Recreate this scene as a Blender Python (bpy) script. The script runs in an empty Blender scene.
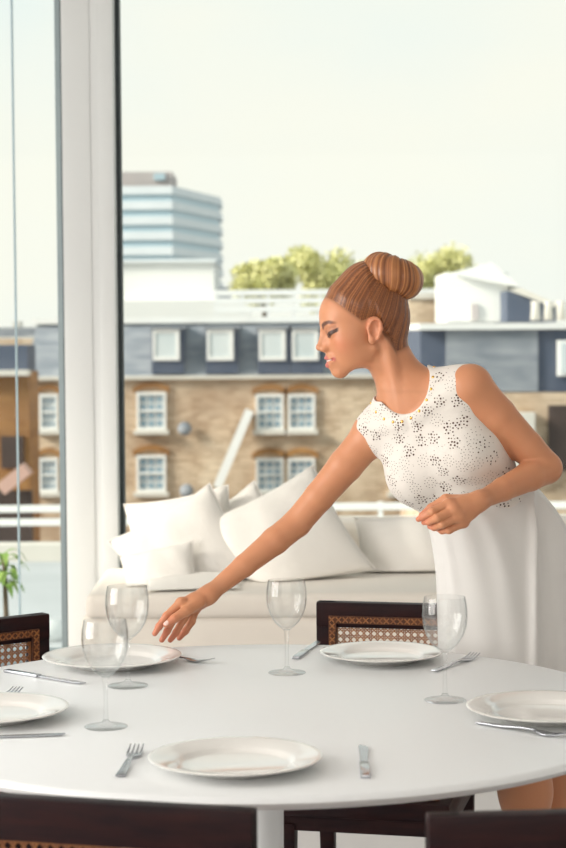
import bpy, bmesh, math, random
import numpy as np
from mathutils import Vector, Matrix
from mathutils.bvhtree import BVHTree
random.seed(7); rng = np.random.default_rng(7)
scene = bpy.context.scene
C = scene.collection
R = math.radians

# ------------------------------------------------------------------ camera
FPX, YH, ROLL, CZ = 1900.0, 335.0, R(-0.4), 1.40
PITCH = math.atan((424 - YH) / FPX)
CAM = Matrix.Rotation(math.pi / 2 - PITCH, 3, 'X') @ Matrix.Rotation(ROLL, 3, 'Z')
cd = bpy.data.cameras.new('camera'); cam = bpy.data.objects.new('camera', cd); C.objects.link(cam)
cd.sensor_fit = 'VERTICAL'; cd.sensor_height = 36.0; cd.sensor_width = 24.0
cd.lens = FPX / 848 * 36.0
cd.clip_start = 0.05; cd.clip_end = 2000
cam.matrix_world = Matrix.Translation((0, 0, CZ)) @ CAM.to_4x4()
cd.dof.use_dof = True; cd.dof.focus_distance = 4.0; cd.dof.aperture_fstop = 7.0
scene.camera = cam
def ray(px, py):
    return CAM @ Vector(((px - 283) / FPX, (424 - py) / FPX, -1.0))
def at(px, py, Y):                       # point on the ray of a pixel at depth Y
    d = ray(px, py); t = Y / d.y
    return Vector((d.x * t, Y, CZ + d.z * t))
def on(px, py, z):                       # point on the ray of a pixel at height z
    d = ray(px, py); t = (z - CZ) / d.z
    return Vector((d.x * t, d.y * t, z))

# ------------------------------------------------------------------ world, sun, lights
scene.view_settings.view_transform = 'Standard'
scene.view_settings.look = 'None'
scene.view_settings.gamma = 1.0
scene.view_settings.exposure = 0.0
scene.view_settings.use_curve_mapping = False
w = bpy.data.worlds.new('sky'); scene.world = w; w.use_nodes = True
nt = w.node_tree; nt.nodes.clear()
out = nt.nodes.new('ShaderNodeOutputWorld'); bg = nt.nodes.new('ShaderNodeBackground')
tc = nt.nodes.new('ShaderNodeTexCoord'); mp = nt.nodes.new('ShaderNodeMapping')
mp.inputs['Scale'].default_value = (5, 5, 13)
nz = nt.nodes.new('ShaderNodeTexNoise'); nz.inputs['Scale'].default_value = 1.1; nz.inputs['Detail'].default_value = 5
rp = nt.nodes.new('ShaderNodeValToRGB')
rp.color_ramp.elements[0].position = 0.36; rp.color_ramp.elements[0].color = (0.885, 0.88, 0.785, 1)
rp.color_ramp.elements[1].position = 0.72; rp.color_ramp.elements[1].color = (0.84, 0.865, 0.80, 1)
sx = nt.nodes.new('ShaderNodeSeparateXYZ')
el = nt.nodes.new('ShaderNodeMapRange'); el.interpolation_type = 'SMOOTHSTEP'
el.inputs['From Min'].default_value = 0.10; el.inputs['From Max'].default_value = 0.32
hi = nt.nodes.new('ShaderNodeMix'); hi.data_type = 'RGBA'; hi.inputs['B'].default_value = (0.60, 0.80, 0.86, 1)
cm = nt.nodes.new('ShaderNodeMath'); cm.operation = 'MULTIPLY'
nz2 = nt.nodes.new('ShaderNodeTexNoise'); nz2.inputs['Scale'].default_value = 0.55; nz2.inputs['Detail'].default_value = 3
mr2 = nt.nodes.new('ShaderNodeMapRange'); mr2.inputs['From Min'].default_value = 0.4; mr2.inputs['From Max'].default_value = 0.62
L = nt.links.new
L(tc.outputs['Generated'], mp.inputs['Vector']); L(mp.outputs['Vector'], nz.inputs['Vector']); L(mp.outputs['Vector'], nz2.inputs['Vector'])
L(nz.outputs['Fac'], rp.inputs['Fac']); L(tc.outputs['Generated'], sx.inputs['Vector']); L(sx.outputs['Z'], el.inputs['Value'])
L(nz2.outputs['Fac'], mr2.inputs['Value']); L(el.outputs['Result'], cm.inputs[0]); L(mr2.outputs['Result'], cm.inputs[1])
L(cm.outputs['Value'], hi.inputs['Factor']); L(rp.outputs['Color'], hi.inputs['A'])
L(hi.outputs['Result'], bg.inputs['Color']); bg.inputs['Strength'].default_value = 1.12
L(bg.outputs['Background'], out.inputs['Surface'])

def sun(direction, energy, angle, col):
    l = bpy.data.lights.new('sun', 'SUN'); o = bpy.data.objects.new('sun', l); C.objects.link(o)
    l.energy = energy; l.angle = R(angle); l.color = col
    o.rotation_euler = Vector(direction).to_track_quat('-Z', 'Y').to_euler(); o.location = (-12, -4, 12)
sun((0.93, 0.30, -0.52), 6.0, 14.0, (1.0, 0.93, 0.82))
def area(name, loc, direction, sx_, sy_, energy, col):
    l = bpy.data.lights.new(name, 'AREA'); o = bpy.data.objects.new(name, l); C.objects.link(o)
    l.shape = 'RECTANGLE'; l.size = sx_; l.size_y = sy_; l.energy = energy; l.color = col
    o.location = loc; o.rotation_euler = Vector(direction).to_track_quat('-Z', 'Y').to_euler()
area('added_fill_left', (-4.02, 2.3, 1.75), (1, 0, 0), 3.6, 2.7, 200, (1.0, 0.97, 0.93))  # added lamp at the unseen left wall, side light for woman and table
area('added_fill_rear', (-0.2, -2.02, 1.85), (0, 1, 0), 5.6, 2.5, 52, (1.0, 0.96, 0.91))  # added frontal fill lamp, out of view behind the camera

# ------------------------------------------------------------------ materials
MATS = {}
def mat(name, col, rough=0.5, metal=0.0, spec=0.5, noise=None, bump=None, coat=0.0, sss=0.0, sheen=0.0, attr=None, trans=0.0, ior=1.45):
    """principled procedural material; noise=(scale, strength, colour2[, stretch]); bump=(scale, strength)"""
    m = bpy.data.materials.new(name); m.use_nodes = True
    n = m.node_tree.nodes; l = m.node_tree.links.new
    b = n['Principled BSDF']
    b.inputs['Base Color'].default_value = (*col, 1); b.inputs['Roughness'].default_value = rough
    b.inputs['Metallic'].default_value = metal; b.inputs['Specular IOR Level'].default_value = spec
    b.inputs['Coat Weight'].default_value = coat; b.inputs['Coat Roughness'].default_value = 0.08
    b.inputs['Sheen Weight'].default_value = sheen
    b.inputs['Transmission Weight'].default_value = trans; b.inputs['IOR'].default_value = ior
    if sss:
        b.inputs['Subsurface Weight'].default_value = sss; b.inputs['Subsurface Radius'].default_value = (0.012, 0.005, 0.003)
        b.inputs['Subsurface Scale'].default_value = 0.6
    tcn = n.new('ShaderNodeTexCoord')
    src = None
    if attr:
        a = n.new('ShaderNodeAttribute'); a.attribute_name = attr; src = a.outputs['Color']
    if noise:
        mpn = n.new('ShaderNodeMapping'); st = noise[3] if len(noise) > 3 else (1, 1, 1)
        mpn.inputs['Scale'].default_value = st
        t = n.new('ShaderNodeTexNoise'); t.inputs['Scale'].default_value = noise[0]; t.inputs['Detail'].default_value = 6
        l(tcn.outputs['Object'], mpn.inputs['Vector']); l(mpn.outputs['Vector'], t.inputs['Vector'])
        mr = n.new('ShaderNodeMapRange'); mr.inputs['From Min'].default_value = 0.35; mr.inputs['From Max'].default_value = 0.65
        mr.inputs['To Max'].default_value = noise[1]; l(t.outputs['Fac'], mr.inputs['Value'])
        mx = n.new('ShaderNodeMix'); mx.data_type = 'RGBA'
        if src: l(src, mx.inputs['A'])
        else: mx.inputs['A'].default_value = (*col, 1)
        mx.inputs['B'].default_value = (*noise[2], 1); l(mr.outputs['Result'], mx.inputs['Factor'])
        src = mx.outputs['Result']
    if src: l(src, b.inputs['Base Color'])
    if bump:
        t2 = n.new('ShaderNodeTexNoise'); t2.inputs['Scale'].default_value = bump[0]; t2.inputs['Detail'].default_value = 4
        l(tcn.outputs['Object'], t2.inputs['Vector'])
        bp = n.new('ShaderNodeBump'); bp.inputs['Strength'].default_value = bump[1]; bp.inputs['Distance'].default_value = bump[2] if len(bump) > 2 else 0.002
        l(t2.outputs['Fac'], bp.inputs['Height']); l(bp.outputs['Normal'], b.inputs['Normal'])
    MATS[name] = m
    return m
mat('wall_paint', (0.80, 0.79, 0.77), 0.7, bump=(60, 0.1))
mat('column_paint', (0.77, 0.79, 0.79), 0.45, noise=(3, 0.15, (0.72, 0.72, 0.72)))
mat('floor_resin', (0.62, 0.59, 0.58), 0.35, noise=(2.2, 0.6, (0.55, 0.52, 0.52)))
mat('aluminium', (0.30, 0.36, 0.38), 0.4, metal=0.5, noise=(20, 0.3, (0.34, 0.40, 0.42)))
mat('dark_gasket', (0.035, 0.05, 0.055), 0.5, noise=(20, 0.3, (0.05, 0.06, 0.07)))
mat('added_blind_fabric', (0.8, 0.78, 0.74), 0.9, bump=(300, 0.2))
mat('table_lacquer', (0.83, 0.85, 0.855), 0.40, noise=(1.5, 0.3, (0.81, 0.835, 0.845)))
mat('porcelain', (0.80, 0.785, 0.75), 0.10, coat=0.4, noise=(8, 0.2, (0.79, 0.77, 0.735)))
mat('steel', (0.44, 0.455, 0.49), 0.2, metal=1.0, noise=(80, 0.3, (0.55, 0.55, 0.58)))
mat('mahogany', (0.022, 0.005, 0.005), 0.5, spec=0.2, coat=0.05, noise=(9, 0.9, (0.008, 0.002, 0.004), (1, 1, 7)))
mat('cane', (0.40, 0.16, 0.05), 0.5, noise=(60, 0.8, (0.22, 0.075, 0.025)))
mat('cane_border', (0.14, 0.048, 0.016), 0.5, noise=(70, 0.9, (0.05, 0.016, 0.008)), bump=(200, 0.6))
mat('sofa_linen', (0.83, 0.77, 0.69), 0.9, sheen=0.2, bump=(250, 0.25), noise=(6, 0.25, (0.79, 0.73, 0.66)))
mat('pillow_linen', (0.90, 0.865, 0.81), 0.9, sheen=0.2, bump=(9, 0.35, 0.02), noise=(5, 0.25, (0.87, 0.83, 0.77)))
mat('skin', (0.55, 0.25, 0.13), 0.42, spec=0.45, sss=0.12, attr='skin_colour', noise=(35, 0.10, (0.60, 0.24, 0.15)), bump=(450, 0.08, 0.0006))
mat('hair', (0.30, 0.11, 0.04), 0.30, spec=0.6, attr='hair_colour', noise=(14, 0.2, (0.20, 0.06, 0.02)))
mat('dress_crepe', (0.735, 0.69, 0.635), 0.8, sheen=0.1, bump=(500, 0.2), noise=(10, 0.2, (0.715, 0.67, 0.615)))
mat('skirt_crepe', (0.715, 0.70, 0.675), 0.75, sheen=0.1, bump=(500, 0.15), noise=(10, 0.2, (0.695, 0.68, 0.655)))
mat('perforation', (0.06, 0.025, 0.018), 0.9, noise=(40, 0.5, (0.14, 0.07, 0.05)))
mat('gold', (0.85, 0.52, 0.15), 0.25, metal=1.0, noise=(90, 0.3, (0.7, 0.4, 0.1)))
mat('leaf_tree', (0.60, 0.60, 0.24), 0.6, noise=(0.8, 0.9, (0.74, 0.71, 0.36)))  # leaf colour lightened in place of distance haze
mat('leaf_plant', (0.16, 0.30, 0.05), 0.5, noise=(9, 0.8, (0.30, 0.42, 0.10)))
mat('bark', (0.12, 0.09, 0.06), 0.9, bump=(20, 0.6))
mat('brick_far', (0.50, 0.40, 0.305), 0.9, noise=(0.9, 1.0, (0.62, 0.53, 0.43)), bump=(3, 0.3, 0.05))  # brick paled to stand in for haze over the street
mat('brick_ochre', (0.42, 0.24, 0.10), 0.9, noise=(0.7, 0.9, (0.30, 0.17, 0.08)))
mat('stone_trim', (0.66, 0.63, 0.57), 0.8, noise=(2, 0.4, (0.58, 0.55, 0.50)))
mat('white_frame', (0.80, 0.80, 0.78), 0.6, noise=(2, 0.2, (0.72, 0.73, 0.73)))
mat('slate', (0.20, 0.225, 0.26), 0.6, noise=(1.0, 1.0, (0.32, 0.34, 0.37), (1, 1, 4)))  # slate lightened too, haze put into the base colour
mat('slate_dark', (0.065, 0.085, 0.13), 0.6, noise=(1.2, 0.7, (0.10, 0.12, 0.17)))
mat('far_glass', (0.22, 0.32, 0.40), 0.15, spec=0.5, noise=(0.4, 0.8, (0.36, 0.46, 0.52)))
mat('dormer_glass', (0.55, 0.62, 0.64), 0.15, spec=0.8, noise=(0.5, 0.7, (0.70, 0.74, 0.74)))
mat('tower_white', (0.76, 0.80, 0.82), 0.8, noise=(0.2, 0.4, (0.62, 0.67, 0.70)))
mat('tower_glass', (0.46, 0.60, 0.67), 0.4, noise=(0.3, 0.6, (0.45, 0.58, 0.64)))
mat('tower_plant', (0.52, 0.47, 0.46), 0.8, noise=(0.2, 0.5, (0.45, 0.42, 0.42)))
mat('roof_felt', (0.40, 0.42, 0.43), 0.8, noise=(0.6, 0.7, (0.48, 0.50, 0.51)))
mat('render_white', (0.78, 0.78, 0.75), 0.8, noise=(0.4, 0.3, (0.72, 0.73, 0.72)))
mat('dark_shop', (0.05, 0.035, 0.03), 0.6, noise=(1, 0.5, (0.09, 0.06, 0.05)))
mat('pink_awning', (0.62, 0.40, 0.33), 0.7, noise=(2, 0.3, (0.55, 0.34, 0.28)))
mat('asphalt', (0.20, 0.20, 0.21), 0.9, noise=(0.3, 0.5, (0.25, 0.25, 0.26)))
def brick_courses(name, mortar):
    m = MATS[name]; n = m.node_tree.nodes; l = m.node_tree.links.new; b = n['Principled BSDF']
    src = b.inputs['Base Color'].links[0].from_socket
    tcn = n.new('ShaderNodeTexCoord'); sp = n.new('ShaderNodeSeparateXYZ'); cb = n.new('ShaderNodeCombineXYZ')
    l(tcn.outputs['Object'], sp.inputs[0]); l(sp.outputs['X'], cb.inputs['X']); l(sp.outputs['Z'], cb.inputs['Y'])
    br = n.new('ShaderNodeTexBrick'); l(cb.outputs[0], br.inputs['Vector']); br.inputs['Scale'].default_value = 1.0
    br.inputs['Brick Width'].default_value = .45; br.inputs['Row Height'].default_value = .15; br.inputs['Mortar Size'].default_value = .014
    br.inputs['Color1'].default_value = (0.80, 0.74, 0.68, 1); br.inputs['Color2'].default_value = (1.12, 1.10, 1.06, 1); br.inputs['Mortar'].default_value = (*mortar, 1)
    big = n.new('ShaderNodeTexNoise'); big.inputs['Scale'].default_value = .22; big.inputs['Detail'].default_value = 5; l(tcn.outputs['Object'], big.inputs['Vector'])
    rp_ = n.new('ShaderNodeValToRGB'); rp_.color_ramp.elements[0].position = .38; rp_.color_ramp.elements[0].color = (.80, .72, .66, 1); rp_.color_ramp.elements[1].position = .62; rp_.color_ramp.elements[1].color = (1.08, 1.06, 1.02, 1)
    l(big.outputs['Fac'], rp_.inputs['Fac'])
    m1 = n.new('ShaderNodeMix'); m1.data_type = 'RGBA'; m1.blend_type = 'MULTIPLY'; m1.inputs['Factor'].default_value = 1
    m2 = n.new('ShaderNodeMix'); m2.data_type = 'RGBA'; m2.blend_type = 'MULTIPLY'; m2.inputs['Factor'].default_value = 1
    l(src, m1.inputs['A']); l(br.outputs['Color'], m1.inputs['B']); l(m1.outputs['Result'], m2.inputs['A']); l(rp_.outputs['Color'], m2.inputs['B']); l(m2.outputs['Result'], b.inputs['Base Color'])
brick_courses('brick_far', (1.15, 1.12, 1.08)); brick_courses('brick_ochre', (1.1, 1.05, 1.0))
def glass_pane(name, tint, refl):
    m = bpy.data.materials.new(name); m.use_nodes = True; n = m.node_tree.nodes; l = m.node_tree.links.new; n.clear()
    o = n.new('ShaderNodeOutputMaterial'); mx = n.new('ShaderNodeMixShader'); t = n.new('ShaderNodeBsdfTransparent'); g = n.new('ShaderNodeBsdfGlossy')
    t.inputs['Color'].default_value = (*tint, 1); g.inputs['Roughness'].default_value = 0.0
    f = n.new('ShaderNodeFresnel'); f.inputs['IOR'].default_value = refl
    l(f.outputs['Fac'], mx.inputs['Fac']); l(t.outputs[0], mx.inputs[1]); l(g.outputs[0], mx.inputs[2]); l(mx.outputs[0], o.inputs['Surface'])
    MATS[name] = m
glass_pane('window_glass', (0.985, 0.995, 0.99), 1.16)
def crystal():
    m = bpy.data.materials.new('crystal'); m.use_nodes = True; n = m.node_tree.nodes; l = m.node_tree.links.new; n.clear()
    o = n.new('ShaderNodeOutputMaterial'); mx = n.new('ShaderNodeMixShader'); t = n.new('ShaderNodeBsdfTransparent'); g = n.new('ShaderNodeBsdfGlossy')
    lw = n.new('ShaderNodeLayerWeight'); lw.inputs['Blend'].default_value = 0.5
    cr = n.new('ShaderNodeValToRGB'); e = cr.color_ramp.elements
    e[0].position = 0.66; e[0].color = (0.985, 0.99, 0.99, 1); e[1].position = 1.0; e[1].color = (0.70, 0.73, 0.74, 1)
    pw = n.new('ShaderNodeMath'); pw.operation = 'POWER'; pw.inputs[1].default_value = 4.0; g.inputs['Roughness'].default_value = 0.0
    fr = n.new('ShaderNodeMath'); fr.operation = 'MULTIPLY_ADD'; fr.inputs[1].default_value = 0.55; fr.inputs[2].default_value = 0.035
    l(lw.outputs['Facing'], pw.inputs[0]); l(pw.outputs[0], fr.inputs[0])
    rf = n.new('ShaderNodeBsdfGlass'); rf.inputs['IOR'].default_value = 1.45; rf.inputs['Roughness'].default_value = 0.0
    m2 = n.new('ShaderNodeMixShader'); m2.inputs['Fac'].default_value = 0.06
    l(lw.outputs['Facing'], cr.inputs['Fac']); l(cr.outputs['Color'], t.inputs['Color']); l(fr.outputs[0], mx.inputs['Fac'])
    l(t.outputs[0], mx.inputs[1]); l(g.outputs[0], mx.inputs[2]); l(mx.outputs[0], m2.inputs[1]); l(rf.outputs[0], m2.inputs[2])
    l(m2.outputs[0], o.inputs['Surface'])
    MATS['crystal'] = m
crystal()

# ------------------------------------------------------------------ helpers
class MB:
    def __init__(s): s.v = []; s.f = []
    def add(s, v, f):
        o = len(s.v); s.v += [tuple(p) for p in v]; s.f += [tuple(i + o for i in q) for q in f]; return s
    def box(s, lo, hi, M=None):
        (x0, y0, z0), (x1, y1, z1) = lo, hi
        v = [(x0,y0,z0),(x1,y0,z0),(x1,y1,z0),(x0,y1,z0),(x0,y0,z1),(x1,y0,z1),(x1,y1,z1),(x0,y1,z1)]
        if M: v = [M @ Vector(p) for p in v]
        return s.add(v, [(0,3,2,1),(4,5,6,7),(0,1,5,4),(1,2,6,5),(2,3,7,6),(3,0,4,7)])
    def bar(s, a, b, wx, wy, up=(0, 0, 1)):       # rectangular bar from a to b
        a, b = Vector(a), Vector(b); d = (b - a).normalized(); u = Vector(up)
        if abs(d.dot(u)) > 0.99: u = Vector((0, 1, 0))
        x = d.cross(u).normalized(); y = x.cross(d).normalized()
        v = []
        for p in (a, b):
            for sx_, sy_ in ((-1,-1),(1,-1),(1,1),(-1,1)): v.append(p + x * sx_ * wx / 2 + y * sy_ * wy / 2)
        return s.add(v, [(3,2,1,0),(4,5,6,7),(0,1,5,4),(1,2,6,5),(2,3,7,6),(3,0,4,7)])
    def lathe(s, prof, n=32, M=None):
        v = []; f = []; m = len(prof)
        for i in range(n):
            a = 2 * math.pi * i / n
            for r, z in prof: v.append((r * math.cos(a), r * math.sin(a), z))
        if M: v = [M @ Vector(p) for p in v]
        for i in range(n):
            j = (i + 1) % n
            for k in range(m - 1): f.append((i*m+k, j*m+k, j*m+k+1, i*m+k+1))
        return s.add(v, f)
    def tube(s, pts, rad, n=10):
        pts = [Vector(p) for p in pts]; v = []; f = []; x = None
        rad = rad if isinstance(rad, (list, tuple)) else [rad] * len(pts)
        for i, p in enumerate(pts):
            d = (pts[min(i+1, len(pts)-1)] - pts[max(i-1, 0)]).normalized()
            if x is None: x = d.cross(Vector((0.31, 0.2, 0.93))).normalized()
            x = (x - d * x.dot(d)).normalized(); y = d.cross(x)
            for k in range(n):
                a = 2 * math.pi * k / n; v.append(p + (x * math.cos(a) + y * math.sin(a)) * rad[i])
        for i in range(len(pts) - 1):
            for k in range(n): f.append((i*n+k, i*n+(k+1)%n, (i+1)*n+(k+1)%n, (i+1)*n+k))
        f.append(tuple(range(n))[::-1]); f.append(tuple((len(pts)-1)*n + k for k in range(n)))
        return s.add(v, f)
    def build(s, name, m, parent=None, smooth=False, bevel=0.0, seg=2, loc=None, flat_angle=None):
        me = bpy.data.meshes.new(name); me.from_pydata([tuple(p) for p in s.v], [], s.f); me.update()
        bm = bmesh.new(); bm.from_mesh(me)
        bmesh.ops.remove_doubles(bm, verts=bm.verts, dist=1e-6)
        bmesh.ops.recalc_face_normals(bm, faces=bm.faces)
        if bevel: bmesh.ops.bevel(bm, geom=bm.edges[:] , offset=bevel, segments=seg, profile=0.6, affect='EDGES', clamp_overlap=True)
        bm.to_mesh(me); bm.free()
        me.materials.append(MATS[m] if isinstance(m, str) else m)
        if smooth or bevel:
            me.polygons.foreach_set('use_smooth', [True] * len(me.polygons))
            if bevel and not smooth:
                try: me.set_sharp_from_angle(angle=R(40))
                except Exception: pass
            elif flat_angle:
                me.set_sharp_from_angle(angle=R(flat_angle))
        o = bpy.data.objects.new(name, me); C.objects.link(o)
        if parent: o.parent = parent
        if loc: o.location = loc
        return o
def box(lo, hi, name, m, parent=None, bevel=0.0, seg=2):
    lo, hi = Vector(lo), Vector(hi)
    if parent is None:                    # origin at the base centre
        c = Vector(((lo.x+hi.x)/2, (lo.y+hi.y)/2, lo.z)); o = MB().box(lo-c, hi-c).build(name, m, None, bevel=bevel, seg=seg); o.location = c; return o
    return MB().box(lo, hi).build(name, m, parent, bevel=bevel, seg=seg)
def tag(o, label=None, cat=None, group=None, kind=None):
    if label: o['label'] = label
    if cat: o['category'] = cat
    if group: o['group'] = group
    if kind: o['kind'] = kind
    return o
def empty(name, loc=(0, 0, 0), rz=0.0):
    o = bpy.data.objects.new(name, None); C.objects.link(o); o.location = loc; o.rotation_euler = (0, 0, rz); o.empty_display_size = 0.1
    return o
def copy_tree(o, parent=None):
    c = o.copy(); C.objects.link(c); c.parent = parent
    for ch in [x for x in o.children]: copy_tree(ch, c)
    return c

# ------------------------------------------------------------------ the room
XL, XR, YB, YW, ZC = -4.2, 4.2, -2.2, 8.0, 3.3
def struct(o): o['kind'] = 'structure'; return o
struct(box((XL-.2, YB-.2, -0.12), (XR+.2, YW+.15, 0.0), 'floor', 'floor_resin'))
struct(box((XL-.2, YB-.2, ZC), (XR+.2, YW+.15, ZC+.15), 'ceiling', 'wall_paint'))
wl = struct(empty('wall_left', (XL, 0, 0)))
for y0, y1, z0, z1 in ((YB, .4, 0, ZC), (4.2, 5.85, 0, ZC), (6.8, 8.15, 0, ZC), (.4, 4.2, 0, .3), (.4, 4.2, 3.15, ZC), (5.85, 6.8, 3.2, ZC)):
    MB().box((-.2, y0, z0), (0, y1, z1)).build('wall_panel', 'wall_paint', wl)
struct(box((XR, YB, 0), (XR+.2, YW+.15, ZC), 'wall_right', 'wall_paint'))
wr = struct(empty('wall_rear', (0, YB, 0)))
for x0, x1, z0, z1 in ((XL-.2, -3.1, 0, ZC), (2.7, XR+.2, 0, ZC), (-3.1, 2.7, 0, .5), (-3.1, 2.7, 3.15, ZC)):
    MB().box((x0, -.2, z0), (x1, 0, z1)).build('wall_panel', 'wall_paint', wr)
def added_blind(n, lo, hi):  # unseen panels added as backing for the two fill lamps
    e = struct(empty(n, lo)); d = Vector(hi) - Vector(lo)
    MB().box((0, 0, 0), d).build('added_roller_blind', 'added_blind_fabric', e)
added_blind('added_blind_left', (XL-.12, .4, .3), (XL-.10, 4.2, 3.15))
added_blind('added_blind_rear', (-3.1, YB-.12, .5), (2.7, YB-.10, 3.15))
# glazed wall towards the street
colL, colR = at(66, 424, 7.9).x, at(117, 424, 7.9).x
t1 = struct(empty('trim_1', ((colL+colR)/2, 7.9, 0))); cw = (colR-colL)/2
MB().box((-cw, -.02, 0), (cw*.10, .22, ZC)).build('column_face', 'column_paint', t1, bevel=.003)
MB().box((cw*.10, -.014, 0), (cw*.42, .22, ZC)).build('column_rebate', 'column_paint', t1)
MB().box((cw*.42, -.02, 0), (cw, .22, ZC)).build('column_face', 'column_paint', t1, bevel=.003)
def glazing(n, x0, x1, left_frame, right_frame, lw, rw):
    e = struct(empty(n, (x0, YW, 0))); W = x1 - x0
    MB().box((0, .0, 0), (lw, .08, ZC)).build('window_frame', left_frame, e)
    MB().box((W-rw, .0, 0), (W, .08, ZC)).build('window_frame', right_frame, e)
    MB().box((lw, .0, 0), (W-rw, .08, .07)).build('window_frame', 'aluminium', e)
    MB().box((lw, .0, 3.22), (W-rw, .08, ZC)).build('window_frame', 'aluminium', e)
    MB().box((lw, .035, .07), (W-rw, .047, 3.22)).build('pane', 'window_glass', e)
    return e
gl = glazing('window_1', XL, colL, 'aluminium', 'aluminium', .06, .040)
MB().box((colL-XL-.016, -.012, 0), (colL-XL-.002, .0, ZC)).build('gasket', 'dark_gasket', gl)
jx = at(16, 424, YW).x - XL
MB().box((jx-.0035, .030, .07), (jx+.0035, .052, 3.22)).build('glass_joint', 'tower_glass', gl)
gr = glazing('window_2', colR, XR, 'dark_gasket', 'aluminium', .018, .06)
wl3 = struct(empty('added_sun_window', (XL, 5.85, 0)))  # unseen opening added and sized so the sun falls on the cushions
MB().box((-.1, 0, 0), (-.09, .95, 3.2)).build('pane', 'window_glass', wl3)
for y in (0, .89): MB().box((-.13, y, 0), (-.06, y+.06, 3.2)).build('window_frame', 'aluminium', wl3)

# ------------------------------------------------------------------ table
TX, TY, TR, TZ = -0.046, 3.39, 0.685, 0.735
tb = tag(empty('dining_table', (TX, TY, 0)), 'round white lacquered pedestal table set with plates and glasses', 'table')
prof = [(0, TZ), (TR-.012, TZ), (TR-.004, TZ-.0025), (TR, TZ-.009), (TR-.004, TZ-.016), (TR-.03, TZ-.026), (TR-.16, TZ-.034), (0, TZ-.036)]
MB().lathe(prof, 128).build('tabletop', 'table_lacquer', tb, smooth=True, flat_angle=50)
pp = [(0, 0), (.36, 0), (.36, .006), (.33, .012), (.22, .03), (.12, .075), (.065, .17), (.048, .32), (.042, .48), (.043, .60), (.053, .66), (.085, .70), (0, .70)]
MB().lathe(pp, 64).build('pedestal', 'table_lacquer', tb, smooth=True, flat_angle=60)

# ------------------------------------------------------------------ chairs: mahogany frame with woven cane back
def cane_web(W, H, pitch):                # six-way cane weave as thin strips in the XZ plane, bottom left at 0,0
    m = MB(); t = .0012
    nx, nz_ = int(round(W / pitch)), int(round(H / pitch)); px_, pz_ = W / nx, H / nz_
    for i in range(nx + 1):
        for d in (-.0016, .0016): m.box((i*px_+d-.0008, -t, 0), (i*px_+d+.0008, t*.2, H))
    for k in range(nz_ + 1):
        for d in (-.0016, .0016): m.box((0, -t*.2, k*pz_+d-.0008), (W, t, k*pz_+d+.0008))
    for sgn in (1, -1):
        for c in range(-nz_, nx + nz_ + 1):
            x0 = (c + .5) * px_ if sgn > 0 else (c + .5) * px_
            a = Vector((x0, 0, 0)); b = Vector((x0 + sgn * H * px_ / pz_, 0, H))
            ts = [0.0, 1.0]; dx = b.x - a.x
            for lim in (0, W):
                tt = (lim - a.x) / dx
                if (lim == 0) == (dx > 0): ts[0] = max(ts[0], tt)
                else: ts[1] = min(ts[1], tt)
            if ts[1] - ts[0] > .02:
                m.bar(a + (b-a)*ts[0], a + (b-a)*ts[1], .0019, .0018, up=(0, 1, 0))
    return m
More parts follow.
